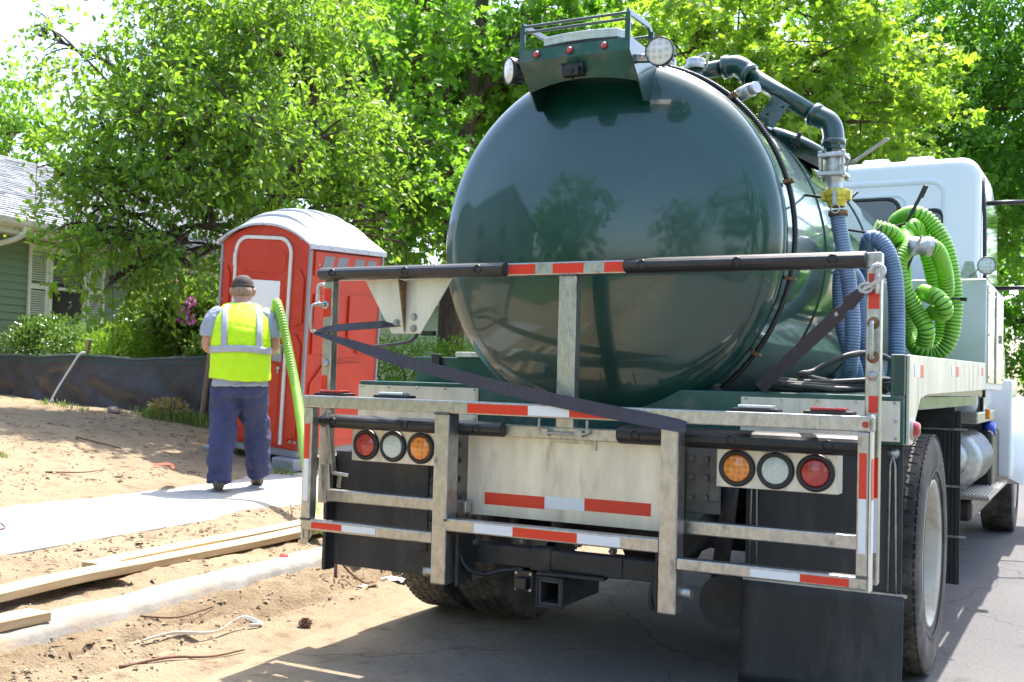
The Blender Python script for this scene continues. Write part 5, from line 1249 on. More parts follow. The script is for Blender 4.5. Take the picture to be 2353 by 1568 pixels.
# ------------------------------------------------------------------ boards lying by the kerb
def wood_mat():
    m, nt, N, L, b = _new('fresh_pine_board')
    v = _coord(nt, (14, 0.8, 14), (0, 0, -STREET_ROT)); n1 = _noise(nt, v, 2.2, 6, .6); n2 = _noise(nt, _coord(nt), 5, 5, .6)
    c = _mix(nt, _ramp(nt, n1, .35, .65), (0.52, 0.385, 0.225), (0.42, 0.29, 0.155)); c = _mix(nt, _ramp(nt, n2, .55, .8, 0, .7), c, (0.42, 0.33, 0.23))
    L.new(c, b.inputs['Base Color']); b.inputs['Roughness'].default_value = .75; _bump(nt, b, n1, .2, .004); return m
M['pine'] = wood_mat()
def board(p0, p1, w, t_, label):
    mb = MB(); p0, p1 = Vector(p0), Vector(p1); d = (p1 - p0).normalized(); a = d.cross(Vector((0, 0, 1))).normalized() * w / 2; up = Vector((0, 0, t_)); k = 14; V = []; F = []
    for i in range(k + 1):
        c0 = p0 + (p1 - p0) * i / k + Vector((.004 * math.sin(i * .9), 0, .004 * math.sin(i * .7)))
        V += [c0 - a, c0 + a, c0 + a + up, c0 - a + up]
    for i in range(k):
        for j in range(4): F.append((4 * i + j, 4 * i + (j + 1) % 4, 4 * i + 4 + (j + 1) % 4, 4 * i + 4 + j))
    F += [(3, 2, 1, 0), (4 * k, 4 * k + 1, 4 * k + 2, 4 * k + 3)]
    mb.add(V, F); tag(mb.build('wooden_board', 'pine', bevel=.004), label, 'board', 'boards by the kerb')
board((-2.64, -.40, .152), (-2.83, 3.1, .178), .14, .042, 'long pale pine board lying nearest the kerb, under a short one')
board((-2.80, .25, .172), (-3.02, 3.3, .196), .14, .038, 'long pine board lying flush behind another, next to the sidewalk')
board((-2.36, -2.0, .175), (-2.545, .27, .196), .145, .042, 'pine board lying on top of the long boards, tilted over dirt')
board((-2.05, -2.4, .130), (-2.17, -.57, .140), .14, .042, 'short pine board end nearest the camera by the kerb')

# ------------------------------------------------------------------ litter on the ground
M['twig'] = mat('dry_twig', (0.16, 0.085, 0.05), .85, var=.3, vscale=30)
M['ribbon'] = mat('white_ribbon', (.74, .74, .76), .6, var=.05)
def gz(x, y): return max(ground_height(x, y), 0.0 if S(x, y) > -2.05 else -1)
def twig(pts, r, label):
    path = catmull([(x, y, max(gz(x, y), (0.245 + (-.046) * (S(x, y) + 4.09)) if -4.8 < S(x, y) < -3.37 else -1) + z) for x, y, z in pts], 5)
    mb = MB(); mb.tube(path, list(np.linspace(r, r * .5, len(path))), 6); tag(mb.build('twig', 'twig'), label, 'twig', 'twigs on the ground')
twig([(-1.62, -.62, .01), (-1.55, -.42, .015), (-1.45, -.28, .01), (-1.42, -.10, .012)], .008, 'reddish twig on the sandy road edge nearest the camera')
twig([(-1.95, 1.25, .0), (-1.97, 1.28, .14), (-1.96, 1.30, .26)], .011, 'forked stick standing upright in the dirt by the kerb')
twig([(-1.94, 1.27, .10), (-1.90, 1.34, .05), (-1.84, 1.42, .01)], .008, 'bent root stick leaning against the upright one by the kerb')
twig([(-2.06, -.1, .02), (-1.98, .06, .06), (-1.90, .22, .05), (-1.87, .02, .01)], .006, 'thin curved twig arching over the broken kerb edge')
twig([(-3.05, 2.2, .01), (-3.10, 2.25, .08), (-3.16, 2.30, .13)], .007, 'dark twig sticking up beside the sidewalk near the truck')
twig([(-3.9, .25, .004), (-4.05, .40, .008), (-4.0, .62, .006), (-4.2, .75, .004)], .008, 'crooked twig lying on the pale sidewalk')
twig([(-5.6, 2.2, .01), (-5.5, 2.5, .02), (-5.6, 2.8, .01)], .008, 'twig lying on the dirt between sidewalk and silt fence')
twig([(-6.0, 1.4, .01), (-5.8, 1.5, .02), (-5.7, 1.75, .01)], .009, 'dark twig on the churned dirt at the far side of the sidewalk')
twig([(-6.9, 3.6, .01), (-6.7, 3.5, .03), (-6.4, 3.7, .01)], .012, 'thick twig on the shaded dirt before the silt fence')
twig([(-5.2, 1.15, .01), (-5.1, 1.0, .10), (-5.08, 1.05, .16)], .006, 'small twig poking up from the dirt at the picture edge')
twig([(-2.95, .7, .01), (-3.0, .95, .02), (-2.98, 1.1, .01)], .006, 'short dark twig in the dirt between boards and sidewalk')
mb = MB(); rp = catmull([(x, y, max(gz(x, y), .0) + z) for x, y, z in ((-1.78, -.35, .015), (-1.77, -.18, .02), (-1.72, .02, .03), (-1.74, .22, .06), (-1.70, .30, .02), (-1.64, .26, .01), (-1.66, .20, .01))], 6)
mb.ribbon(rp, [.022] * len(rp), [(.5, .3, .4)] * len(rp), .002); tag(mb.build('ribbon', 'ribbon'), 'crumpled white ribbon lying in the gutter by the kerb', 'ribbon')
for i, (x, y, lb) in enumerate(((-1.86, 1.42, 'white plastic scrap under the upright stick'), (-1.78, 1.62, 'flattened white plastic scrap in the gutter near the truck'))):
    mb = MB(); V = []; F = []
    for a in range(9):
        for b in range(4): V.append((x + (a - 4) * .022, y + (b - 1.5) * .03 + .01 * fbm(a, b, i), gz(x, y) + .012 + .014 * fbm(a * .8, b * .9, i + 3)))
    for a in range(8):
        for b in range(3): F.append((a * 4 + b, a * 4 + b + 1, a * 4 + b + 5, a * 4 + b + 4))
    mb.add(V, F, 0, True); o = tag(link('plastic_scrap', mb.mesh('plastic_scrap', 'ribbon')), lb, 'scrap'); s_ = o.modifiers.new('solid', 'SOLIDIFY'); s_.thickness = .003
M['red_scrap'] = mat('red_scrap', (.6, .05, .03), .6)
mb = MB(); mb.lathe((-2.42, 1.35, gz(-2.42, 1.35) + .01), (.3, .2, 1), [(0, .012), (.005, .028), (.02, .03), (.035, .018), (.04, .004)], 9, smooth=False); tag(mb.build('red_scrap', 'red_scrap'), 'small crumpled red wrapper beside the long board', 'scrap')
mb = MB(); mb.ribbon(catmull([(-5.6, 3.35, gz(-5.6, 3.35) + .02), (-5.5, 3.45, gz(-5.5, 3.45) + .035), (-5.42, 3.42, gz(-5.42, 3.42) + .02)], 5), [.025] * 11, [(0, .6, .5)] * 11, .003); tag(mb.build('orange_scrap', mat('orange_scrap', (.7, .13, .05), .6)), 'orange plastic scrap on the dirt beside the sidewalk', 'scrap')
mb = MB(); c0 = Vector((-1.50, .42, .028)); 
for i in range(40):
    ph = i * 2.4; t_ = i / 40; r_ = .026 * math.sin(math.pi * (t_ * .85 + .12)); q = c0 + Vector((r_ * math.cos(ph), r_ * math.sin(ph), (t_ - .5) * .045)); d = Vector((math.cos(ph), math.sin(ph), .5))
    mb.bar(q, q + d * .008, .012, .005)
mb.lathe(c0, (0, 0, 1), [(-.022, .001), (-.02, .014), (0, .02), (.02, .012), (.024, .001)], 10); tag(mb.build('pine_cone', 'twig'), 'small dark pine cone on the sandy road', 'pine cone')
M['stone'] = mat('field_stone', (.30, .24, .19), .9, var=.2, vscale=20, bump=.3)
def stone(c0, r, name, label):
    bm = bmesh.new(); bmesh.ops.create_icosphere(bm, subdivisions=2, radius=r)
    for v_ in bm.verts: v_.co *= 1 + .35 * fbm(v_.co.x * 9 / r * .1 + c0[0], v_.co.y * 9 / r * .1, v_.co.z * 9 / r * .1); v_.co.z *= .6
    me = bpy.data.meshes.new(name); bm.to_mesh(me); bm.free(); me.materials.append(M['stone']); o = link(name, me); o.location = c0; return tag(o, label, 'stone')
stone((-8.35, 5.35, .75), .075, 'stone', 'brown stone at the foot of the silt fence')
# loose clods: countless crumbs of earth
V = []; F = []
r2 = random.Random(5)
def clod(x, y, s_):
    z = gz(x, y); o = len(V); 
    pts_ = [(0, 0, 1), (1, 0, 0), (0, 1, 0), (-1, 0, 0), (0, -1, 0), (0, 0, -.6)]
    for p in pts_: V.append((x + s_ * (p[0] + r2.uniform(-.3, .3)), y + s_ * (p[1] + r2.uniform(-.3, .3)), z + s_ * .35 + s_ * .7 * (p[2] + r2.uniform(-.25, .25))))
    for f_ in ((0, 1, 2), (0, 2, 3), (0, 3, 4), (0, 4, 1), (5, 2, 1), (5, 3, 2), (5, 4, 3), (5, 1, 4)): F.append(tuple(o + i for i in f_))
for i in range(5200):
    y = r2.uniform(-1.6, 7.0); k = r2.random()
    if k < .35: s0 = r2.gauss(-1.85, .16)
    elif k < .5: s0 = r2.gauss(-3.25, .12)
    elif k < .65: s0 = r2.uniform(-3.3, -2.3)
    elif k < .8: s0 = r2.gauss(-5.0, .16)
    else: s0 = r2.uniform(-8, -5)
    x = s0 - .1 * y
    if -4.8 < s0 < -3.36 or s0 > -1.2: continue
    if fbm(x * 1.2, y * 1.2, 31) < -.15: continue
    clod(x, y, abs(r2.gauss(0, .006)) + .003 if k < .93 else r2.uniform(.008, .018))
M['clod'] = mat('earth_clod', (0.31, 0.23, 0.155), .95, var=.3, vscale=12, spec=.1)
mb = MB(); mb.add(V, F, 0, False); o = mb.build('dirt_clods', 'clod'); o['kind'] = 'stuff'; o['label'] = 'loose clods of tan earth scattered along kerb and sidewalk'; o['category'] = 'earth'

# leaf litter and bark crumbs pressed into the dirt
V = []; F = []; r3 = random.Random(17)
for i in range(2600):
    y = r3.uniform(-1.6, 6.5); s0 = r3.choice((r3.uniform(-8.2, -4.9), r3.uniform(-8.2, -4.9), r3.uniform(-3.3, -1.5), r3.gauss(-1.8, .2))); x = s0 - .1 * y
    if s0 > -1.1 or fbm(x * .9, y * .9, 77) < -.05: continue
    z = gz(x, y) + .006; a = r3.uniform(0, 6.28); l = r3.uniform(.008, .035) * (1 if r3.random() < .85 else 1.8); w = l * r3.uniform(.15, .5); dx, dy = math.cos(a) * l, math.sin(a) * l; ex_, ey_ = -math.sin(a) * w, math.cos(a) * w; o = len(V); t_ = r3.uniform(-.2, .5) * l
    V += [(x - dx, y - dy, z), (x + ex_, y + ey_, z + .006), (x + dx, y + dy, z + abs(t_)), (x - ex_, y - ey_, z + .002), (x, y, z + .010)]; F += [(o, o + 1, o + 4), (o + 1, o + 2, o + 4), (o + 2, o + 3, o + 4), (o + 3, o, o + 4)]
mb = MB(); mb.add(V, F); o = mb.build('leaf_litter', mat('brown_litter', (0.12, 0.075, 0.042), .9, var=.5, vscale=9)); o['kind'] = 'stuff'; o['label'] = 'brown leaf litter and bark crumbs scattered over the dirt'; o['category'] = 'litter'
# ------------------------------------------------------------------ green house behind the yard
M['siding'] = mat('green_lap_siding', (0.16, 0.235, 0.155), .6, var=.07, vscale=3, stretch=(1, .2, 1), bump=.05, bscale=30)
M['trim_cream'] = mat('cream_trim', (0.66, 0.66, 0.56), .6, var=.04)
M['shingle'] = mat('pale_asphalt_shingle', (0.30, 0.31, 0.34), .9, var=.22, vscale=9, stretch=(1, .4, 1), bump=.5, bscale=50, spec=.2)
M['gutter'] = mat('cream_gutter', (0.62, 0.61, 0.54), .45, var=.05)
M['blind'] = mat('window_blind', (0.35, 0.36, 0.37), .6, var=.05)
M['pane'] = mat('dark_window_pane', (0.010, 0.012, 0.013), .12, var=.1, coat=0.0, spec=.12, rvar=.02)
house = thing('house', (-13.0, 8.0, .88), 'green clapboard house with pale shingle roof behind shrubs', 'house', local=True, rotz=STREET_ROT)
HZ = -.88   # local z of world zero
mb = MB(); mb.box((-7.5, -9, -.6), (-.02, 17, 2.62)); wall = mb.build('wall', 'siding', house)
b0 = MB(); V = [(-.02, -9, 0), (.022, -9, 0), (.006, -9, .128), (-.02, -9, .128)]; b0.prism(V, (0, 26, 0)); bme = b0.mesh('siding_board', 'siding')
for i in range(21):
    o = bpy.data.objects.new('siding_board', bme); COL.objects.link(o); o.parent = wall; o.location = (0, 0, -.10 + i * .118)
mb = MB(); mb.box((-8, -9.01, -.6), (-.019, 17.01, -.10)); mb.build('foundation', 'kerb', house)
# roof: stepped courses
ex, ez, rx_, rz_ = .42, 2.58, -4.0, 4.52
k = 34; L_ = math.hypot(rx_ - ex, rz_ - ez); sl = Vector(((rx_ - ex) / L_, 0, (rz_ - ez) / L_)); nrm = Vector((-sl.z, 0, sl.x)); nrm = nrm if nrm.z > 0 else -nrm
mb = MB(); mb.prism([(ex, -9.4, ez - .03), (rx_, -9.4, rz_ - .03), (-8.5, -9.4, 2.58), (-8.5, -9.4, 2.50), (ex, -9.4, ez - .06)], (0, 26.9, 0)); roof = mb.build('roof', 'shingle', house)
for i in range(k):
    a = Vector((ex, 0, ez)) + sl * (L_ * i / k); b = Vector((ex, 0, ez)) + sl * (L_ * (i + 1.15) / k); mb = MB()
    V = []; F = []; y = -9.4; j = 0; yy = []
    while y < 17.5:
        w_ = random.uniform(.28, .36); yy.append((y, min(y + w_, 17.5), random.uniform(0, .012), random.uniform(-.012, .008))); y += w_
    for (ya, yb, t_, sft) in yy:
        o = len(V); a2 = a - sl * sft
        for q in (a2, b):
            lift = nrm * (.018 + t_ if q is a2 else .004)
            V += [(q.x + lift.x, ya + .004, q.z + lift.z), (q.x + lift.x, yb - .004, q.z + lift.z)]
        V += [(a2.x, ya + .004, a2.z), (a2.x, yb - .004, a2.z)]
        F += [(o, o + 1, o + 3, o + 2), (o + 4, o + 5, o + 1, o)]
    mb.add(V, F); mb.build('shingle_course', 'shingle', roof)
mb = MB(); mb.box((ex - .03, -9.4, ez - .22), (ex + .0, 17.5, ez - .02)); mb.box((0, -9.4, ez - .20), (ex - .031, 17.5, ez - .17)); mb.build('fascia', 'trim_cream', house)
mb = MB(); gp = [(ex + .002, ez - .02), (ex + .002, ez - .13), (ex + .06, ez - .13), (ex + .11, ez - .08), (ex + .12, ez - .02), (ex + .11, ez - .02), (ex + .10, ez - .075), (ex + .055, ez - .12), (ex + .012, ez - .12), (ex + .012, ez - .02)]
mb.prism([(x, -9.45, z) for x, z in gp], (0, 27, 0)); gut = mb.build('gutter', 'gutter', house)
mb = MB(); dsp = catmull([(ex + .06, -.88, ez - .12), (ex + .06, -.88, ez - .20), (ex - .05, -.96, ez - .30), (.12, -1.15, ez - .42), (.07, -1.2, ez - .55), (.06, -1.2, .3)], 4)
mb.tube(dsp, .045, 10); mb.build('downspout', 'gutter', house)
def window(y0, y1, z0, z1, sh=.40, both=True):
    fr = bpy.data.objects.new('window', None); COL.objects.link(fr); fr.parent = house; fr['_local'] = 1
    t_ = .075
    for nm, lo, hi in (('frame', (.0, y0 - t_, z0 - t_), (.055, y0, z1 + t_)), ('frame', (.0, y1, z0 - t_), (.055, y1 + t_, z1 + t_)), ('frame', (.0, y0, z1), (.055, y1, z1 + t_)), ('sill', (.0, y0 - .1, z0 - t_), (.085, y1 + .1, z0)), ('sash', (.02, y0, (z0 + z1) / 2 - .025), (.046, y1, (z0 + z1) / 2 + .025))):
        if nm == 'sill': lo = (lo[0] + .056, lo[1], lo[2])
        mb = MB(); mb.box(lo, hi); mb.build(nm, 'trim_cream', fr, .004)
    for za, zb, x in ((z0, (z0 + z1) / 2 - .026, .026), ((z0 + z1) / 2 + .026, z1, .034)):
        mb = MB(); mb.box((x, y0 + .001, za + .001), (x + .004, y1 - .001, zb - .001)); mb.build('pane', 'pane', fr)
    for i in range(20):
        z = z1 - .03 - i * .024
        if z > (z0 + z1) / 2 + .05: mb = MB(); mb.box((.0385, y0 + .02, z), (.0395, y1 - .02, z + .007)); mb.build('blind_slat', 'blind', fr)
    for side in ((-1, 1) if both else (-1,)):
        a, b = (y0 - t_ - .02 - sh, y0 - t_ - .02) if side < 0 else (y1 + t_ + .02, y1 + t_ + .02 + sh)
        s0 = bpy.data.objects.new('shutter', None); COL.objects.link(s0); s0.parent = house; s0['_local'] = 1
        mb = MB()
        for lo, hi in (((.025, a, z0 - t_), (.06, a + .05, z1 + t_)), ((.025, b - .05, z0 - t_), (.06, b, z1 + t_)), ((.025, a + .05, z1), (.06, b - .05, z1 + t_)), ((.025, a + .05, z0 - t_), (.06, b - .05, z0)), ((.025, a + .05, (z0 + z1) / 2 - .04), (.06, b - .05, (z0 + z1) / 2 + .04))): mb.box(lo, hi)
        mb.build('shutter_frame', 'trim_cream', s0)
        z = z0 + .02
        while z < z1 - .02:
            if abs(z - (z0 + z1) / 2) > .06:
                mb = MB(); mb.prism([(.028, a + .05, z + .02), (.055, a + .05, z), (.058, a + .05, z + .006), (.031, a + .05, z + .026)], (0, b - a - .10, 0)); mb.build('louvre', 'trim_cream', s0)
            z += .036
window(.14, .80, 1.06, 2.22)
window(3.10, 3.85, 1.06, 2.22)
window(7.5, 8.3, 1.06, 2.22)
window(-4.0, -3.3, 1.06, 2.22)

M['grey_siding'] = mat('grey_siding', (0.34, 0.36, 0.38), .7, var=.06, vscale=2)
nh = thing('house', (-18, -10.5, .9), 'grey gabled neighbour house mirrored in the rim of the tank head', 'house', local=True, rotz=STREET_ROT)
mb = MB(); mb.box((-5, -5, -.9), (4, 5, 4.6)); mb.prism([(4, -5, 4.6), (4, 5, 4.6), (4, 0, 7.6)], (-9, 0, 0)); mb.build('wall', 'grey_siding', nh)
for sy in (-1, 1): mb = MB(); mb.prism([(4.4, 0, 7.75), (4.4, sy * 5.6, 4.4), (4.4, sy * 5.6, 4.25), (4.4, 0, 7.6)], (-9.8, 0, 0)); mb.build('roof', 'shingle', nh)
for y in (-3, 0, 3):
    for z in (.8, 3.0): mb = MB(); mb.box((4.0, y - .5, z), (4.06, y + .5, z + 1.3)); w = mb.build('window', 'trim_cream', nh); mb = MB(); mb.box((4.061, y - .42, z + .08), (4.066, y + .42, z + 1.22)); mb.build('pane', 'pane', w)

# ------------------------------------------------------------------ leaves
def leaf_mat(name, c1, c2, tr, tfac=.45, rough=.45):
    m = bpy.data.materials.new(name); m.use_nodes = True; nt = m.node_tree; N = nt.nodes; L = nt.links; b = N['Principled BSDF']; out = N['Material Output']
    g = N.new('ShaderNodeNewGeometry'); n1 = _noise(nt, _coord(nt), .8, 3)
    f = _math(nt, 'ADD', _math(nt, 'MULTIPLY', g.outputs['Random Per Island'], .7), _math(nt, 'MULTIPLY', n1, .3))
    c = _mix(nt, f, c1, c2); L.new(c, b.inputs['Base Color']); b.inputs['Roughness'].default_value = rough; b.inputs['Specular IOR Level'].default_value = .45
    t = N.new('ShaderNodeBsdfTranslucent'); c3 = _mix(nt, f, shade(tr, .8), shade(tr, 1.2)); L.new(c3, t.inputs['Color'])
    mx = N.new('ShaderNodeMixShader'); mx.inputs[0].default_value = tfac; L.new(b.outputs[0], mx.inputs[1]); L.new(t.outputs[0], mx.inputs[2]); L.new(mx.outputs[0], out.inputs['Surface'])
    return m
M['leaf_cherry'] = leaf_mat('cherry_leaf', (0.036, 0.112, 0.012), (0.12, 0.215, 0.030), (0.36, 0.62, 0.04), .46)
M['leaf_maple'] = leaf_mat('maple_leaf', (0.030, 0.110, 0.010), (0.10, 0.22, 0.022), (0.28, 0.60, 0.03), .45)
M['leaf_bright'] = leaf_mat('bright_maple_leaf', (0.045, 0.135, 0.012), (0.15, 0.26, 0.030), (0.42, 0.66, 0.04), .48)
M['leaf_dark'] = leaf_mat('dark_tree_leaf', (0.036, 0.12, 0.014), (0.085, 0.19, 0.024), (0.22, 0.50, 0.03), .5)
M['leaf_far'] = leaf_mat('far_tree_leaf', (0.06, 0.15, 0.02), (0.11, 0.21, 0.03), (0.32, 0.58, 0.045), .5)
M['leaf_box'] = leaf_mat('boxwood_leaf', (0.05, 0.115, 0.02), (0.11, 0.20, 0.035), (0.20, 0.38, 0.05), .3, .3)
M['leaf_yew'] = leaf_mat('yew_leaf', (0.11, 0.24, 0.018), (0.18, 0.33, 0.028), (0.34, 0.58, 0.035), .35)
M['leaf_rhodo'] = leaf_mat('rhododendron_leaf', (0.08, 0.18, 0.025), (0.17, 0.27, 0.05), (0.34, 0.52, 0.07), .35, .3)
M['bark'] = mat('grey_brown_bark', (0.085, 0.062, 0.045), .9, var=.35, vscale=14, stretch=(1, 1, .3), bump=.6, bscale=25, spec=.2)
M['bark_dark'] = mat('dark_bark', (0.060, 0.042, 0.032), .9, var=.35, vscale=14, stretch=(1, 1, .3), bump=.6, bscale=25, spec=.2)
M['twig_bark'] = mat('twig_bark', (0.14, 0.11, 0.075), .9, var=.3, vscale=14, spec=.2)
M['petal'] = mat('pink_petal', (0.72, 0.27, 0.60), .6, var=.2, vscale=20)

def _half(pts): return pts
SHAPES = {
    'oval': [(0, 0, 0), (-.20, .28, .05), (-.23, .60, .05), (0, 1, -.10)],
    'maple': [(0, 0, 0), (-.40, .04, .06), (-.24, .28, .04), (-.56, .56, .07), (-.16, .60, .02), (0, 1, -.08)],
    'needle': [(0, 0, 0), (-.11, .35, .02), (-.10, .8, .02), (0, 1, 0)],
}
def leaf_arrays(C, D, Nn, Sz, shape):
    """two folded halves per leaf; C centres, D pointing, Nn normals (all Nx3), Sz sizes"""
    hp_ = SHAPES[shape]; kk = len(hp_)
    D = D / np.linalg.norm(D, axis=1, keepdims=True); X = np.cross(D, Nn); X /= (np.linalg.norm(X, axis=1, keepdims=True) + 1e-9); Z = np.cross(X, D)
    tmpl = [hp_[0]] + hp_[1:-1] + [hp_[-1]] + [(-p[0], p[1], p[2]) for p in reversed(hp_[1:-1])]
    nv = len(tmpl); n = len(C)
    V = np.empty((n, nv, 3))
    for i, (x, y, z) in enumerate(tmpl): V[:, i] = C + (X * x + D * y + Z * z) * Sz[:, None]
    lf = list(range(kk)); rt = [0, kk - 1] + list(range(kk, nv))
    loop = np.concatenate([np.array(lf), np.array(rt)]); Lp = (np.arange(n)[:, None] * nv + loop[None, :]).ravel()
    return V.reshape(-1, 3), Lp, kk, n * 2
def leaf_mesh(name, parts, mats):
    """parts: list of (C, D, N, S, shape)"""
    vs, ls, st, off, lo, mi = [], [], [], 0, 0, []
    for q, (C, D, Nn, Sz, shape) in enumerate(parts):
        V, Lp, kk, nf = leaf_arrays(C, D, Nn, Sz, shape); vs.append(V); ls.append(Lp + off); st.append(lo + np.arange(nf) * kk); off += len(V); lo += len(Lp); mi.append(np.full(nf, q))
    V = np.concatenate(vs); Lp = np.concatenate(ls); St = np.concatenate(st)
    me = bpy.data.meshes.new(name); me.vertices.add(len(V)); me.vertices.foreach_set('co', V.ravel().astype(np.float32)); me.loops.add(len(Lp)); me.loops.foreach_set('vertex_index', Lp.astype(np.int32)); me.polygons.add(len(St)); me.polygons.foreach_set('loop_start', St.astype(np.int32))
    for m_ in mats: me.materials.append(M[m_])
    me.polygons.foreach_set('material_index', np.concatenate(mi).astype(np.int32)); me.update(calc_edges=True); me.validate()
    return me

def rand_unit(n, rng):
    v = rng.normal(size=(n, 3)); return v / np.linalg.norm(v, axis=1, keepdims=True)

def make_tree(name, label, base, fork, lobes, leafm, dens, size, shape, bark, r_trunk, seed, group=None, per=22, twiglen=.55, droop=.35, twigs=True, limbs_per=7, sparse=(), trunk_mid=None, gap=.0, extra=()):
    rng = np.random.default_rng(seed)
    t = thing(name, base, label, 'tree', group)
    Cs, Ds, Ns, Ss, tw = [], [], [], [], MB()
    limb = MB(); bz = Vector(base); fk = Vector(fork)
    mid = Vector(trunk_mid) if trunk_mid else (bz + fk) / 2 + Vector((rng.normal() * .1, rng.normal() * .1, 0))
    path = catmull([bz - Vector((0, 0, .2)), mid, fk], 8); limb.tube(path, list(np.linspace(r_trunk * 1.15, r_trunk * .75, len(path))), 12)
    top = max(l[2] for l in lobes)
    if top > fk.z + 1.5 and not extra:
        # leader continues above the fork
        cx_, cy_ = np.mean([l[0] for l in lobes]), np.mean([l[1] for l in lobes]); ld = catmull([fk, fk + Vector(((cx_ - fk.x) * .15, (cy_ - fk.y) * .15, (top - fk.z) * .5)), Vector((fk.x + (cx_ - fk.x) * .4, fk.y + (cy_ - fk.y) * .4, top))], 8)
        limb.tube(ld, list(np.linspace(r_trunk * .7, .03, len(ld))), 10)
    else: ld = [Vector(p) for e in extra for p in e[0]] or [fk]
    for li, (lx, ly, lz, lr) in enumerate(lobes):
        c = Vector((lx, ly, lz))
        cand = [q for q in ld if q.z <= lz + .1] or [fk]; st_ = min(cand, key=lambda q: (q - c).length + .6 * abs(q.z - lz + .8))
        m1 = st_ + (c - st_) * .5 + Vector((rng.normal() * .15, rng.normal() * .15, .12 * (c - st_).length * (1 if c.z > st_.z else .8)))
        pth = catmull([st_, m1, c], 7); r0 = r_trunk * ((.38 if not extra else .2) + .12 * rng.random()) * (.35 if li in sparse else 1); limb.tube(pth, list(np.linspace(r0, .022, len(pth))), 8)
        dn = dens * (.45 if li in sparse else 1.0)
        nl = int(dn * math.pi * lr * lr); nc = max(6, nl // per)
        u = rand_unit(nc, rng); rad = lr * rng.random(nc) ** .42; cc = np.array(c)[None] + u * rad[:, None] * np.array([1, 1, .82])
        cc[:, 2] += .15 * np.sin(cc[:, 2] * 8.4 + cc[:, 0] * .9)
        if gap:
            keep = np.array([mnoise.noise(Vector((p[0] * 1.1, p[1] * 1.1, p[2] * 1.3 + seed))) > -gap for p in cc]); cc = cc[keep]; u = u[keep]; nc = len(cc)
        d = u + rng.normal(size=(nc, 3)) * .55 + np.array([0, 0, -droop]); d /= np.linalg.norm(d, axis=1, keepdims=True)
        for q in range(limbs_per):
            e = Vector(cc[rng.integers(nc)]); a = pth[rng.integers(len(pth) // 2, len(pth))]; mm = a + (e - a) * .5 + Vector((0, 0, .08)); limb.tube(catmull([a, mm, e], 4), list(np.linspace(.020, .006, 9)), 5)
        k_ = per; tt = rng.random((nc, k_)); tl = twiglen * (.7 + .6 * rng.random((nc, 1)))
        # leaves sit along the arched twig
        pos = cc[:, None, :] + d[:, None, :] * (tt * tl)[:, :, None] + np.array([0, 0, -1])[None, None] * (droop * .5 * tt ** 2 * tl)[:, :, None] + rng.normal(size=(nc, k_, 3)) * .055
        ld_ = d[:, None, :] * .6 + rng.normal(size=(nc, k_, 3)) * .75 + np.array([0, 0, -.35]); nn = rng.normal(size=(nc, k_, 3)) * .55 + np.array([0, 0, 1.0])
        Cs.append(pos.reshape(-1, 3)); Ds.append(ld_.reshape(-1, 3)); Ns.append(nn.reshape(-1, 3)); Ss.append(size * (.65 + .6 * rng.random(nc * k_)))
        if twigs:
            for q in range(nc):
                a = Vector(cc[q]); dd = Vector(d[q]); l_ = float(tl[q, 0]); tw.tube([a - dd * .25, a + dd * l_ * .5 - Vector((0, 0, droop * .12 * l_)), a + dd * l_ - Vector((0, 0, droop * .5 * l_))], [.006, .004, .002], 3, False)
    for pts_, ra, rb in extra: pp = catmull(pts_, 6); limb.tube(pp, list(np.linspace(ra, rb, len(pp))), 10)
    limb.build('trunk', bark, t)
    if twigs: tw.build('twigs', 'twig_bark', t)
    C = np.concatenate(Cs); me = leaf_mesh('crown', [(C, np.concatenate(Ds), np.concatenate(Ns), np.concatenate(Ss), shape)], [leafm])
    o = link('crown', me, t)
    return t

CHERRY = [(-8.13, 5.46, 3.47, 0.80), (-7.58, 5.51, 4.06, 1.00), (-8.51, 5.56, 4.52, 0.80), (-8.29, 5.88, 5.23, 1.10), (-7.88, 6.64, 5.68, 1.30), (-7.11, 5.86, 4.41, 1.10), (-7.51, 7.43, 5.17, 1.20), (-7.58, 5.44, 2.82, 0.70), (-8.10, 4.83, 2.66, 0.30), (-7.14, 5.68, 2.93, 0.60), (-9.60, 5.74, 5.29, 0.50), (-10.36, 5.66, 5.59, 0.35), (-7.04, 6.26, 4.01, 0.60), (-7.42, 8.30, 4.46, 1.00), (-7.20, 8.45, 3.62, 0.80), (-6.61, 8.79, 3.10, 0.60), (-7.62, 7.33, 6.09, 1.30), (-8.59, 5.22, 3.56, 0.45), (-8.66, 5.39, 3.97, 0.50), (-8.09, 8.31, 3.77, 0.80), (-7.88, 6.27, 3.70, 0.60), (-8.78, 5.02, 3.17, 0.40), (-8.62, 4.78, 2.75, 0.35), (-8.17, 5.12, 3.05, 0.55), (-7.75, 5.03, 2.42, 0.35), (-9.13, 5.04, 3.51, 0.35), (-7.37, 5.46, 2.46, 0.40), (-7.93, 4.83, 2.26, 0.20), (-7.13, 6.59, 2.84, 0.60), (-7.21, 6.22, 2.48, 0.35)]
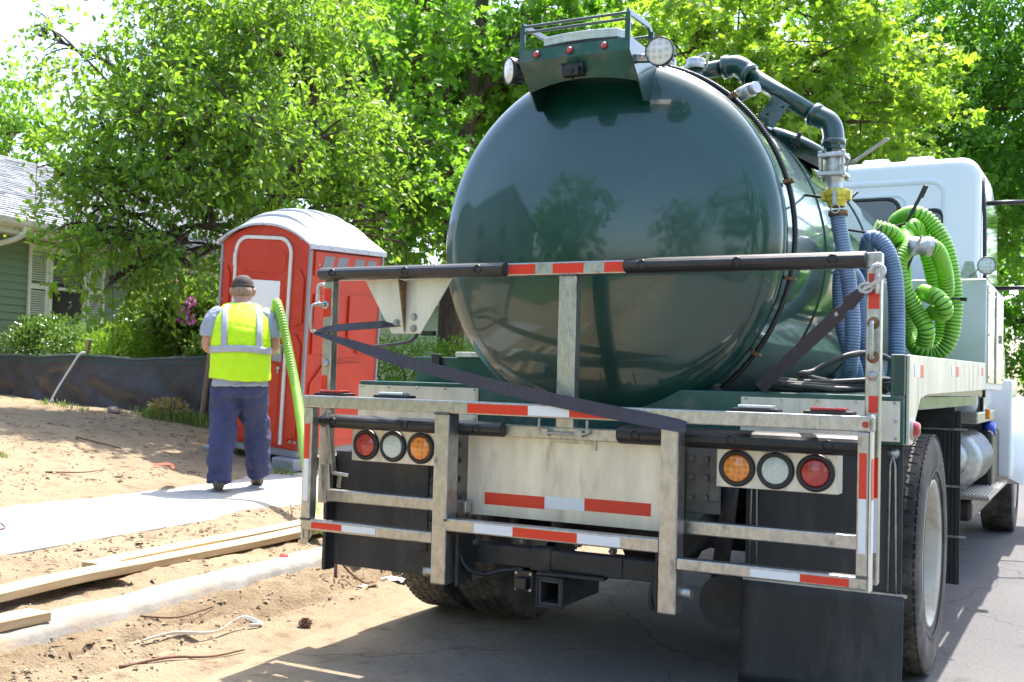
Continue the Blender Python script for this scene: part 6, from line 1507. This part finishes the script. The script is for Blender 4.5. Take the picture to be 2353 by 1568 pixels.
CHERRY_LIMBS = [([(-7.93, 7.28, 2.75), (-7.91, 7.29, 3.28), (-7.64, 7.31, 3.58), (-7.32, 7.35, 4.03), (-7.20, 7.40, 4.49), (-7.18, 7.39, 5.01)], .12, .05), ([(-7.93, 7.28, 2.8), (-7.96, 7.27, 3.30), (-7.92, 6.71, 3.61), (-8.02, 6.19, 3.75), (-8.19, 5.65, 3.61), (-8.41, 5.32, 3.41)], .09, .02), ([(-7.95, 7.27, 3.1), (-7.91, 6.94, 3.71), (-7.95, 6.33, 4.10), (-8.04, 5.82, 4.22), (-8.29, 5.57, 4.24)], .085, .025), ([(-7.9, 7.27, 2.95), (-7.84, 7.22, 3.21), (-7.86, 6.76, 3.11), (-7.90, 6.18, 3.04), (-7.81, 5.67, 2.75)], .06, .015)]
make_tree('cherry_tree', 'spreading cherry tree with drooping boughs over the toilet and silt fence', (-7.9, 7.35, .62), (-7.93, 7.25, 2.75), CHERRY, 'leaf_cherry', 780, .10, 'oval', 'bark_dark', .16, 3, 'trees of the street', sparse=(10, 11, 14, 15, 21, 22, 24, 25, 27), trunk_mid=(-7.80, 7.35, 1.7), gap=.24, extra=CHERRY_LIMBS)
MAPLE = [(-12.22, 13.32, 7.73, 2.30), (-10.68, 13.63, 6.42, 2.00), (-10.16, 13.84, 8.15, 2.10), (-8.89, 16.20, 8.42, 2.10), (-6.71, 13.99, 7.75, 2.00), (-8.52, 9.77, 4.17, 1.20), (-7.62, 10.24, 4.40, 1.30), (-8.96, 16.24, 6.68, 2.00), (-7.99, 11.20, 3.73, 1.00), (-6.03, 15.51, 7.35, 2.20), (-7.72, 15.75, 6.99, 1.90), (-10.16, 15.01, 7.23, 1.50), (-8.16, 11.53, 7.49, 1.20), (-7.74, 11.27, 5.32, 0.70), (-8.41, 10.31, 6.36, 1.00), (-12.54, 14.25, 8.59, 1.80), (-12.01, 12.38, 5.67, 1.20), (-11.88, 14.64, 7.51, 1.60), (-12.53, 13.75, 6.98, 1.50), (-8.28, 11.47, 7.19, 0.90), (-8.21, 12.19, 4.56, 0.80), (-7.07, 13.79, 7.98, 1.60), (-8.02, 14.45, 7.04, 1.20), (-9.89, 14.55, 7.98, 1.80), (-8.08, 10.57, 4.00, 1.00), (-8.00, 11.78, 3.44, 0.70), (-8.64, 9.73, 3.56, 0.80), (-8.90, 14.08, 4.67, 1.00)]
MAPLE_LIMBS = [([(-8.37, 13.21, 5.0), (-8.37, 13.21, 5.15), (-8.27, 13.22, 6.19), (-8.15, 13.24, 7.23), (-8.07, 13.25, 8.19), (-7.99, 13.25, 9.15)], .19, .10), ([(-8.31, 13.22, 5.79), (-8.57, 12.84, 6.12), (-8.71, 12.52, 6.61), (-8.85, 12.19, 7.33)], .08, .03), ([(-8.29, 13.22, 6.11), (-8.04, 13.33, 6.59), (-7.77, 13.45, 7.24), (-7.35, 13.64, 7.97)], .08, .03), ([(-8.37, 13.20, 5.39), (-8.28, 12.12, 5.32), (-8.19, 11.04, 5.16), (-8.40, 10.26, 4.87), (-8.64, 9.69, 4.57)], .07, .02), ([(-8.35, 13.21, 5.55), (-8.71, 13.21, 6.39), (-8.70, 13.29, 7.30), (-8.63, 13.29, 8.12)], .08, .035), ([(-8.37, 13.22, 4.99), (-8.21, 12.19, 4.64), (-8.16, 11.32, 4.26), (-8.14, 10.67, 3.80)], .06, .02)]
make_tree('maple_tree', 'tall maple with bare upright trunk rising behind the green tank', (-8.5, 13.2, .7), (-8.39, 13.2, 5.0), MAPLE, 'leaf_maple', 330, .135, 'maple', 'bark', .24, 5, 'trees of the street', trunk_mid=(-8.5, 13.2, 2.8), droop=.25, gap=.2, extra=MAPLE_LIMBS)
RB = [(-3.63, 12.29, 6.56, 1.50), (-2.73, 12.76, 6.72, 1.70), (-3.02, 12.65, 5.49, 1.20), (-1.83, 12.72, 5.46, 1.30), (-1.53, 13.42, 6.28, 1.50), (-1.23, 13.62, 5.41, 1.00), (-3.62, 13.48, 5.23, 1.10), (-2.35, 14.17, 4.91, 1.10), (-2.44, 13.46, 7.38, 1.60)]
make_tree('maple_tree', 'maple with bright yellow-green leaves reaching over the tank pipe', (-4.6, 14.2, .13), (-4.3, 14.0, 3.6), RB, 'leaf_bright', 380, .135, 'maple', 'bark', .20, 8, 'trees of the street', droop=.25, gap=.2)
RD = [(-2.15, 23.15, 9.92, 2.60), (-0.14, 24.22, 9.98, 2.80), (-0.48, 23.03, 6.94, 2.40), (0.32, 23.53, 5.07, 1.90), (-1.91, 24.52, 7.36, 2.40), (-1.25, 26.08, 5.49, 2.00), (0.53, 22.42, 7.50, 2.00), (-3.72, 24.71, 6.75, 2.40), (1.1, 23.5, 8.6, 2.2), (1.3, 23.2, 6.0, 2.0), (1.0, 24, 10.5, 2.4)]
make_tree('shade_tree', 'dark green shade tree towering behind the white cab', (-5.2, 25, .15), (-4.9, 25, 4.5), RD, 'leaf_dark', 300, .16, 'oval', 'bark', .3, 12, 'trees of the street', twigs=False, droop=.2, per=26, twiglen=.8)
LF = [(-20.94, 13.24, 6.55, 1.40), (-21.20, 14.21, 7.09, 1.00), (-21.45, 12.94, 7.26, 1.50), (-20.98, 13.26, 5.51, 1.50)]
make_tree('shade_tree', 'bright bushy tree rising behind the shingle roof at the picture edge', (-21.2, 13.3, 1.0), (-21.2, 13.3, 4.0), LF, 'leaf_far', 260, .16, 'oval', 'bark', .22, 14, 'trees of the street', twigs=False, per=26, twiglen=.7)
for i, (nm, bs, lob, lb, mt) in enumerate((
    ('b1', (-23, 20.5, 1), [(-23.24, 21.02, 8.33, 2.80), (-21.34, 21.95, 10.42, 3.40), (-21.90, 20.68, 6.29, 2.80), (-23.88, 19.64, 5.84, 2.20)], 'wide tree far behind the house, glimpsed through cherry boughs', 'leaf_far'),
    ('b2', (-18.2, 25.8, 1), [(-19.28, 25.31, 10.78, 4.50), (-16.73, 26.75, 8.70, 4.00), (-19.28, 24.34, 6.58, 3.50), (-17.92, 27.08, 12.87, 4.00)], 'tall tree far behind the house, left of the bare maple trunk', 'leaf_far'),
    ('b3', (-12, 31.2, 1), [(-13.10, 30.82, 12.29, 4.50), (-10.41, 32.34, 10.09, 4.50), (-14.64, 29.03, 8.25, 4.00), (-9.77, 32.54, 13.75, 4.00)], 'tall far tree filling the gap above the tank hood', 'leaf_dark'),
    ('b4', (-6.8, 43.6, .3), [(-7.12, 42.01, 11.00, 5.00), (-4.72, 43.47, 6.58, 4.50), (-1.54, 45.20, 5.78, 4.00), (-3.28, 45.15, 12.25, 5.00), (-0.25, 44.62, 9.23, 4.00), (1.2, 44.5, 3.4, 3.0), (-1.0, 46, 2.6, 2.8), (2.4, 46, 6.5, 3.2)], 'large far tree closing the end of the street', 'leaf_dark'))):
    c = np.mean(np.array(lob)[:, :3], axis=0)
    make_tree('background_tree', lb, bs, (bs[0], bs[1], 4.5), lob, mt, 100, .27, 'oval', 'bark', .35, 20 + i, 'far trees', twigs=False, per=30, twiglen=1.3, limbs_per=3)
# trees across the street behind the camera; the polished tank mirrors them
for i, (x, y, hgt, lb) in enumerate(((-9.5, -17, 8.5, 'street tree across the road mirrored in the tank head'), (9.5, -19, 9.5, 'tall street tree behind the viewer mirrored in the tank'), (16, -13, 8.5, 'broad street tree behind the viewer beyond the road'), (-17, -24, 10, 'far street tree behind the viewer mirrored low in the tank'), (3.0, -31, 9.5, 'distant street tree behind the viewer at the road bend'))):
    lob = [(x, y, hgt, 3.0), (x - 2.4, y + .4, hgt - 1.9, 2.6), (x + 2.3, y - .3, hgt - 1.6, 2.7), (x + .2, y, hgt - 3.4, 2.8), (x - 1.2, y, hgt - 5, 2.0), (x + 1.4, y, hgt - 5, 2.0), (x - 2.2, y + .8, 1.9, 1.7), (x + 2.2, y + .6, 1.8, 1.7), (x, y + 1.2, 1.7, 1.6)]
    make_tree('street_tree', lb, (x, y, .12) if S(x, y) > 7.3 else (x, y, terrain(x, y) if S(x, y) < -2.2 else 0), (x, y, hgt - 5), lob, 'leaf_dark', 60, .36, 'oval', 'bark', .25, 40 + i, 'trees behind the viewer', twigs=False, per=30, twiglen=1.0, limbs_per=3)

# ------------------------------------------------------------------ shrubs
def shrub(name, label, cat, base, blobs, leafm, dens, size, shape, seed, stems=6, shell=.55, up=.5, flowers=()):
    rng = np.random.default_rng(seed); t = thing(name, base, label, cat, 'shrubs before the house')
    Cs, Ds, Ns, Ss = [], [], [], []
    for (x, y, z, rx, ry, rz) in blobs:
        n = int(dens * 4 * math.pi * ((rx * ry) ** 1.6 / 3 + (rx * rz) ** 1.6 / 3 + (ry * rz) ** 1.6 / 3) ** (1 / 1.6)); u = rand_unit(n, rng); rr = (shell + (1 - shell) * rng.random(n)) * (1 + .12 * np.array([mnoise.noise(Vector(q * 3.1 + seed)) for q in u]))
        C = np.array([x, y, z]) + u * rr[:, None] * np.array([rx, ry, rz])
        Cs.append(C); Ds.append(u + rng.normal(size=(n, 3)) * .7 + np.array([0, 0, up])); Ns.append(u * .7 + rng.normal(size=(n, 3)) * .5 + np.array([0, 0, .6])); Ss.append(size * (.6 + .7 * rng.random(n)))
    link('foliage', leaf_mesh('foliage', [(np.concatenate(Cs), np.concatenate(Ds), np.concatenate(Ns), np.concatenate(Ss), shape)], [leafm]), t)
    mb = MB()
    for i in range(stems):
        bl_ = blobs[i % len(blobs)]; a = Vector(base) + Vector((rng.normal() * .15, rng.normal() * .1, -.1)); e = Vector(bl_[:3]) + Vector((rng.normal() * .2, rng.normal() * .2, bl_[5] * .4)); mb.tube(catmull([a, (a + e) / 2 + Vector((rng.normal() * .08, 0, .05)), e], 4), list(np.linspace(.022, .007, 9)), 6)
    mb.build('stems', 'bark_dark', t)
    for (fx, fy, fz, fr) in flowers:
        n = 60; u = rand_unit(n, rng); C = np.array([fx, fy, fz]) + u * fr * .6; link('flower', leaf_mesh('flower', [(C, u + rng.normal(size=(n, 3)) * .3, rng.normal(size=(n, 3)), fr * (.7 + .4 * rng.random(n)), 'oval')], ['petal']), t)
    return t
def lumps(c, R, n, r, rng):
    out = [(c[0], c[1], c[2], R[0] * .8, R[1] * .8, R[2] * .8)]
    for i in range(n):
        u = rand_unit(1, rng)[0]; u[2] = abs(u[2]) * .9 - .1; out.append((c[0] + u[0] * R[0] * .75, c[1] + u[1] * R[1] * .75, c[2] + u[2] * R[2] * .75, r * (.8 + .5 * rng.random()), r * (.8 + .5 * rng.random()), r * (.7 + .4 * rng.random())))
    return out
rg = np.random.default_rng(4)
shrub('boxwood_shrub', 'glossy dark boxwood shrub above the silt fence, at the picture edge', 'shrub', (-11.6, 7.05, .8), lumps((-11.6, 7.05, 1.50), (1.15, .5, .42), 14, .28, rg), 'leaf_box', 330, .055, 'oval', 51)
shrub('yew_shrub', 'bright green yew shrub behind the silt fence stake', 'shrub', (-9.85, 6.85, .8), lumps((-9.85, 6.85, 1.45), (.72, .45, .45), 16, .22, rg), 'leaf_yew', 900, .05, 'needle', 52, up=.9)
shrub('rhododendron', 'tall rhododendron with pink flowers under the house window', 'shrub', (-9.35, 7.6, .78), lumps((-9.25, 7.35, 1.85), (.85, .6, .75), 22, .34, rg), 'leaf_rhodo', 260, .10, 'oval', 53, up=.4, flowers=((-8.60, 6.78, 2.15, .058), (-8.68, 6.76, 2.03, .055), (-8.55, 6.74, 1.91, .055), (-8.72, 6.74, 1.92, .06), (-8.88, 6.75, 2.46, .045)))
shrub('rhododendron', 'dark leafy rhododendron close against the window shutter', 'shrub', (-10.5, 8.2, .82), lumps((-10.5, 8.2, 1.75), (.7, .5, .75), 16, .32, rg), 'leaf_box', 230, .10, 'oval', 54)
shrub('azalea_shrub', 'loose yellow-green shrub between rhododendron and toilet', 'shrub', (-8.15, 7.0, .72), lumps((-8.2, 7.0, 1.35), (.5, .4, .5), 12, .25, rg), 'leaf_rhodo', 300, .07, 'oval', 55)
shrub('boxwood_hedge', 'clipped bright hedge seen under the rack between toilet and tank', 'shrub', (-8.2, 11.3, .63), [(-8.9 + .35 * i, 11.0 + .16 * i, 1.35, .36, .42, .62) for i in range(6)], 'leaf_yew', 520, .055, 'oval', 56)
# weeds by the fence
rng = np.random.default_rng(9); V = []; F = []
def blades(x, y, n, h_, spread):
    for i in range(n):
        bx, by = x + rng.normal() * spread, y + rng.normal() * spread * .5; bz = ground_height(bx, by) - .01; a = rng.random() * 6.28; l = h_ * (.5 + .7 * rng.random()); dx, dy = math.cos(a) * l * .5, math.sin(a) * l * .5; w = .006; o = len(V)
        V.extend([(bx - w * math.sin(a), by + w * math.cos(a), bz), (bx + w * math.sin(a), by - w * math.cos(a), bz), (bx + dx * .5 + w * .7 * math.sin(a), by + dy * .5 - w * .7 * math.cos(a), bz + l * .7), (bx + dx * .5 - w * .7 * math.sin(a), by + dy * .5 + w * .7 * math.cos(a), bz + l * .7), (bx + dx, by + dy, bz + l * .95)]); F.extend([(o, o + 1, o + 2, o + 3), (o + 3, o + 2, o + 4)])
for (x, y, n, h_, s_) in ((-9.5, 5.3, 26, .09, .08), (-9.1, 5.25, 30, .10, .10), (-8.7, 5.2, 14, .07, .05), (-7.9, 5.6, 160, .16, .16), (-7.5, 5.75, 160, .2, .14), (-10.6, 5.5, 12, .06, .1), (-6.3, 2.3, 20, .06, .05), (-6.0, 4.9, 60, .1, .12), (-5.0, 4.45, 40, .09, .08)): blades(x, y, n, h_, s_)
M['grass'] = leaf_mat('grass_blade', (0.09, 0.16, 0.03), (0.17, 0.24, 0.05), (0.25, 0.38, 0.06), .35)
mb = MB(); mb.add(V, F); o = mb.build('grass', 'grass'); o['kind'] = 'stuff'; o['label'] = 'thin tufts of green grass in the dirt along the silt fence'; o['category'] = 'grass'
dw = thing('dry_weed', (-7.85, 5.72, .70), 'withered yellow weed at the foot of the silt fence beside the stake', 'weed')
n = 260; u = rand_unit(n, rng); C = np.array([-7.85, 5.72, .80]) + u * np.array([.26, .16, .12]) * rng.random((n, 1)) ** .4
M['leaf_dry'] = leaf_mat('dry_leaf', (0.30, 0.22, 0.06), (0.42, 0.33, 0.10), (0.4, 0.32, .08), .3)
link('foliage', leaf_mesh('foliage', [(C, u + rng.normal(size=(n, 3)) * .6, rng.normal(size=(n, 3)) + np.array([0, 0, .8]), .06 * (.6 + .7 * rng.random(n)), 'oval')], ['leaf_dry']), dw)
mb = MB()
for i in range(14): e = C[rng.integers(n)]; mb.tube([(-7.85 + rng.normal() * .03, 5.72 + rng.normal() * .03, .66), tuple(e)], [.005, .002], 4)
mb.build('stems', 'twig', dw)
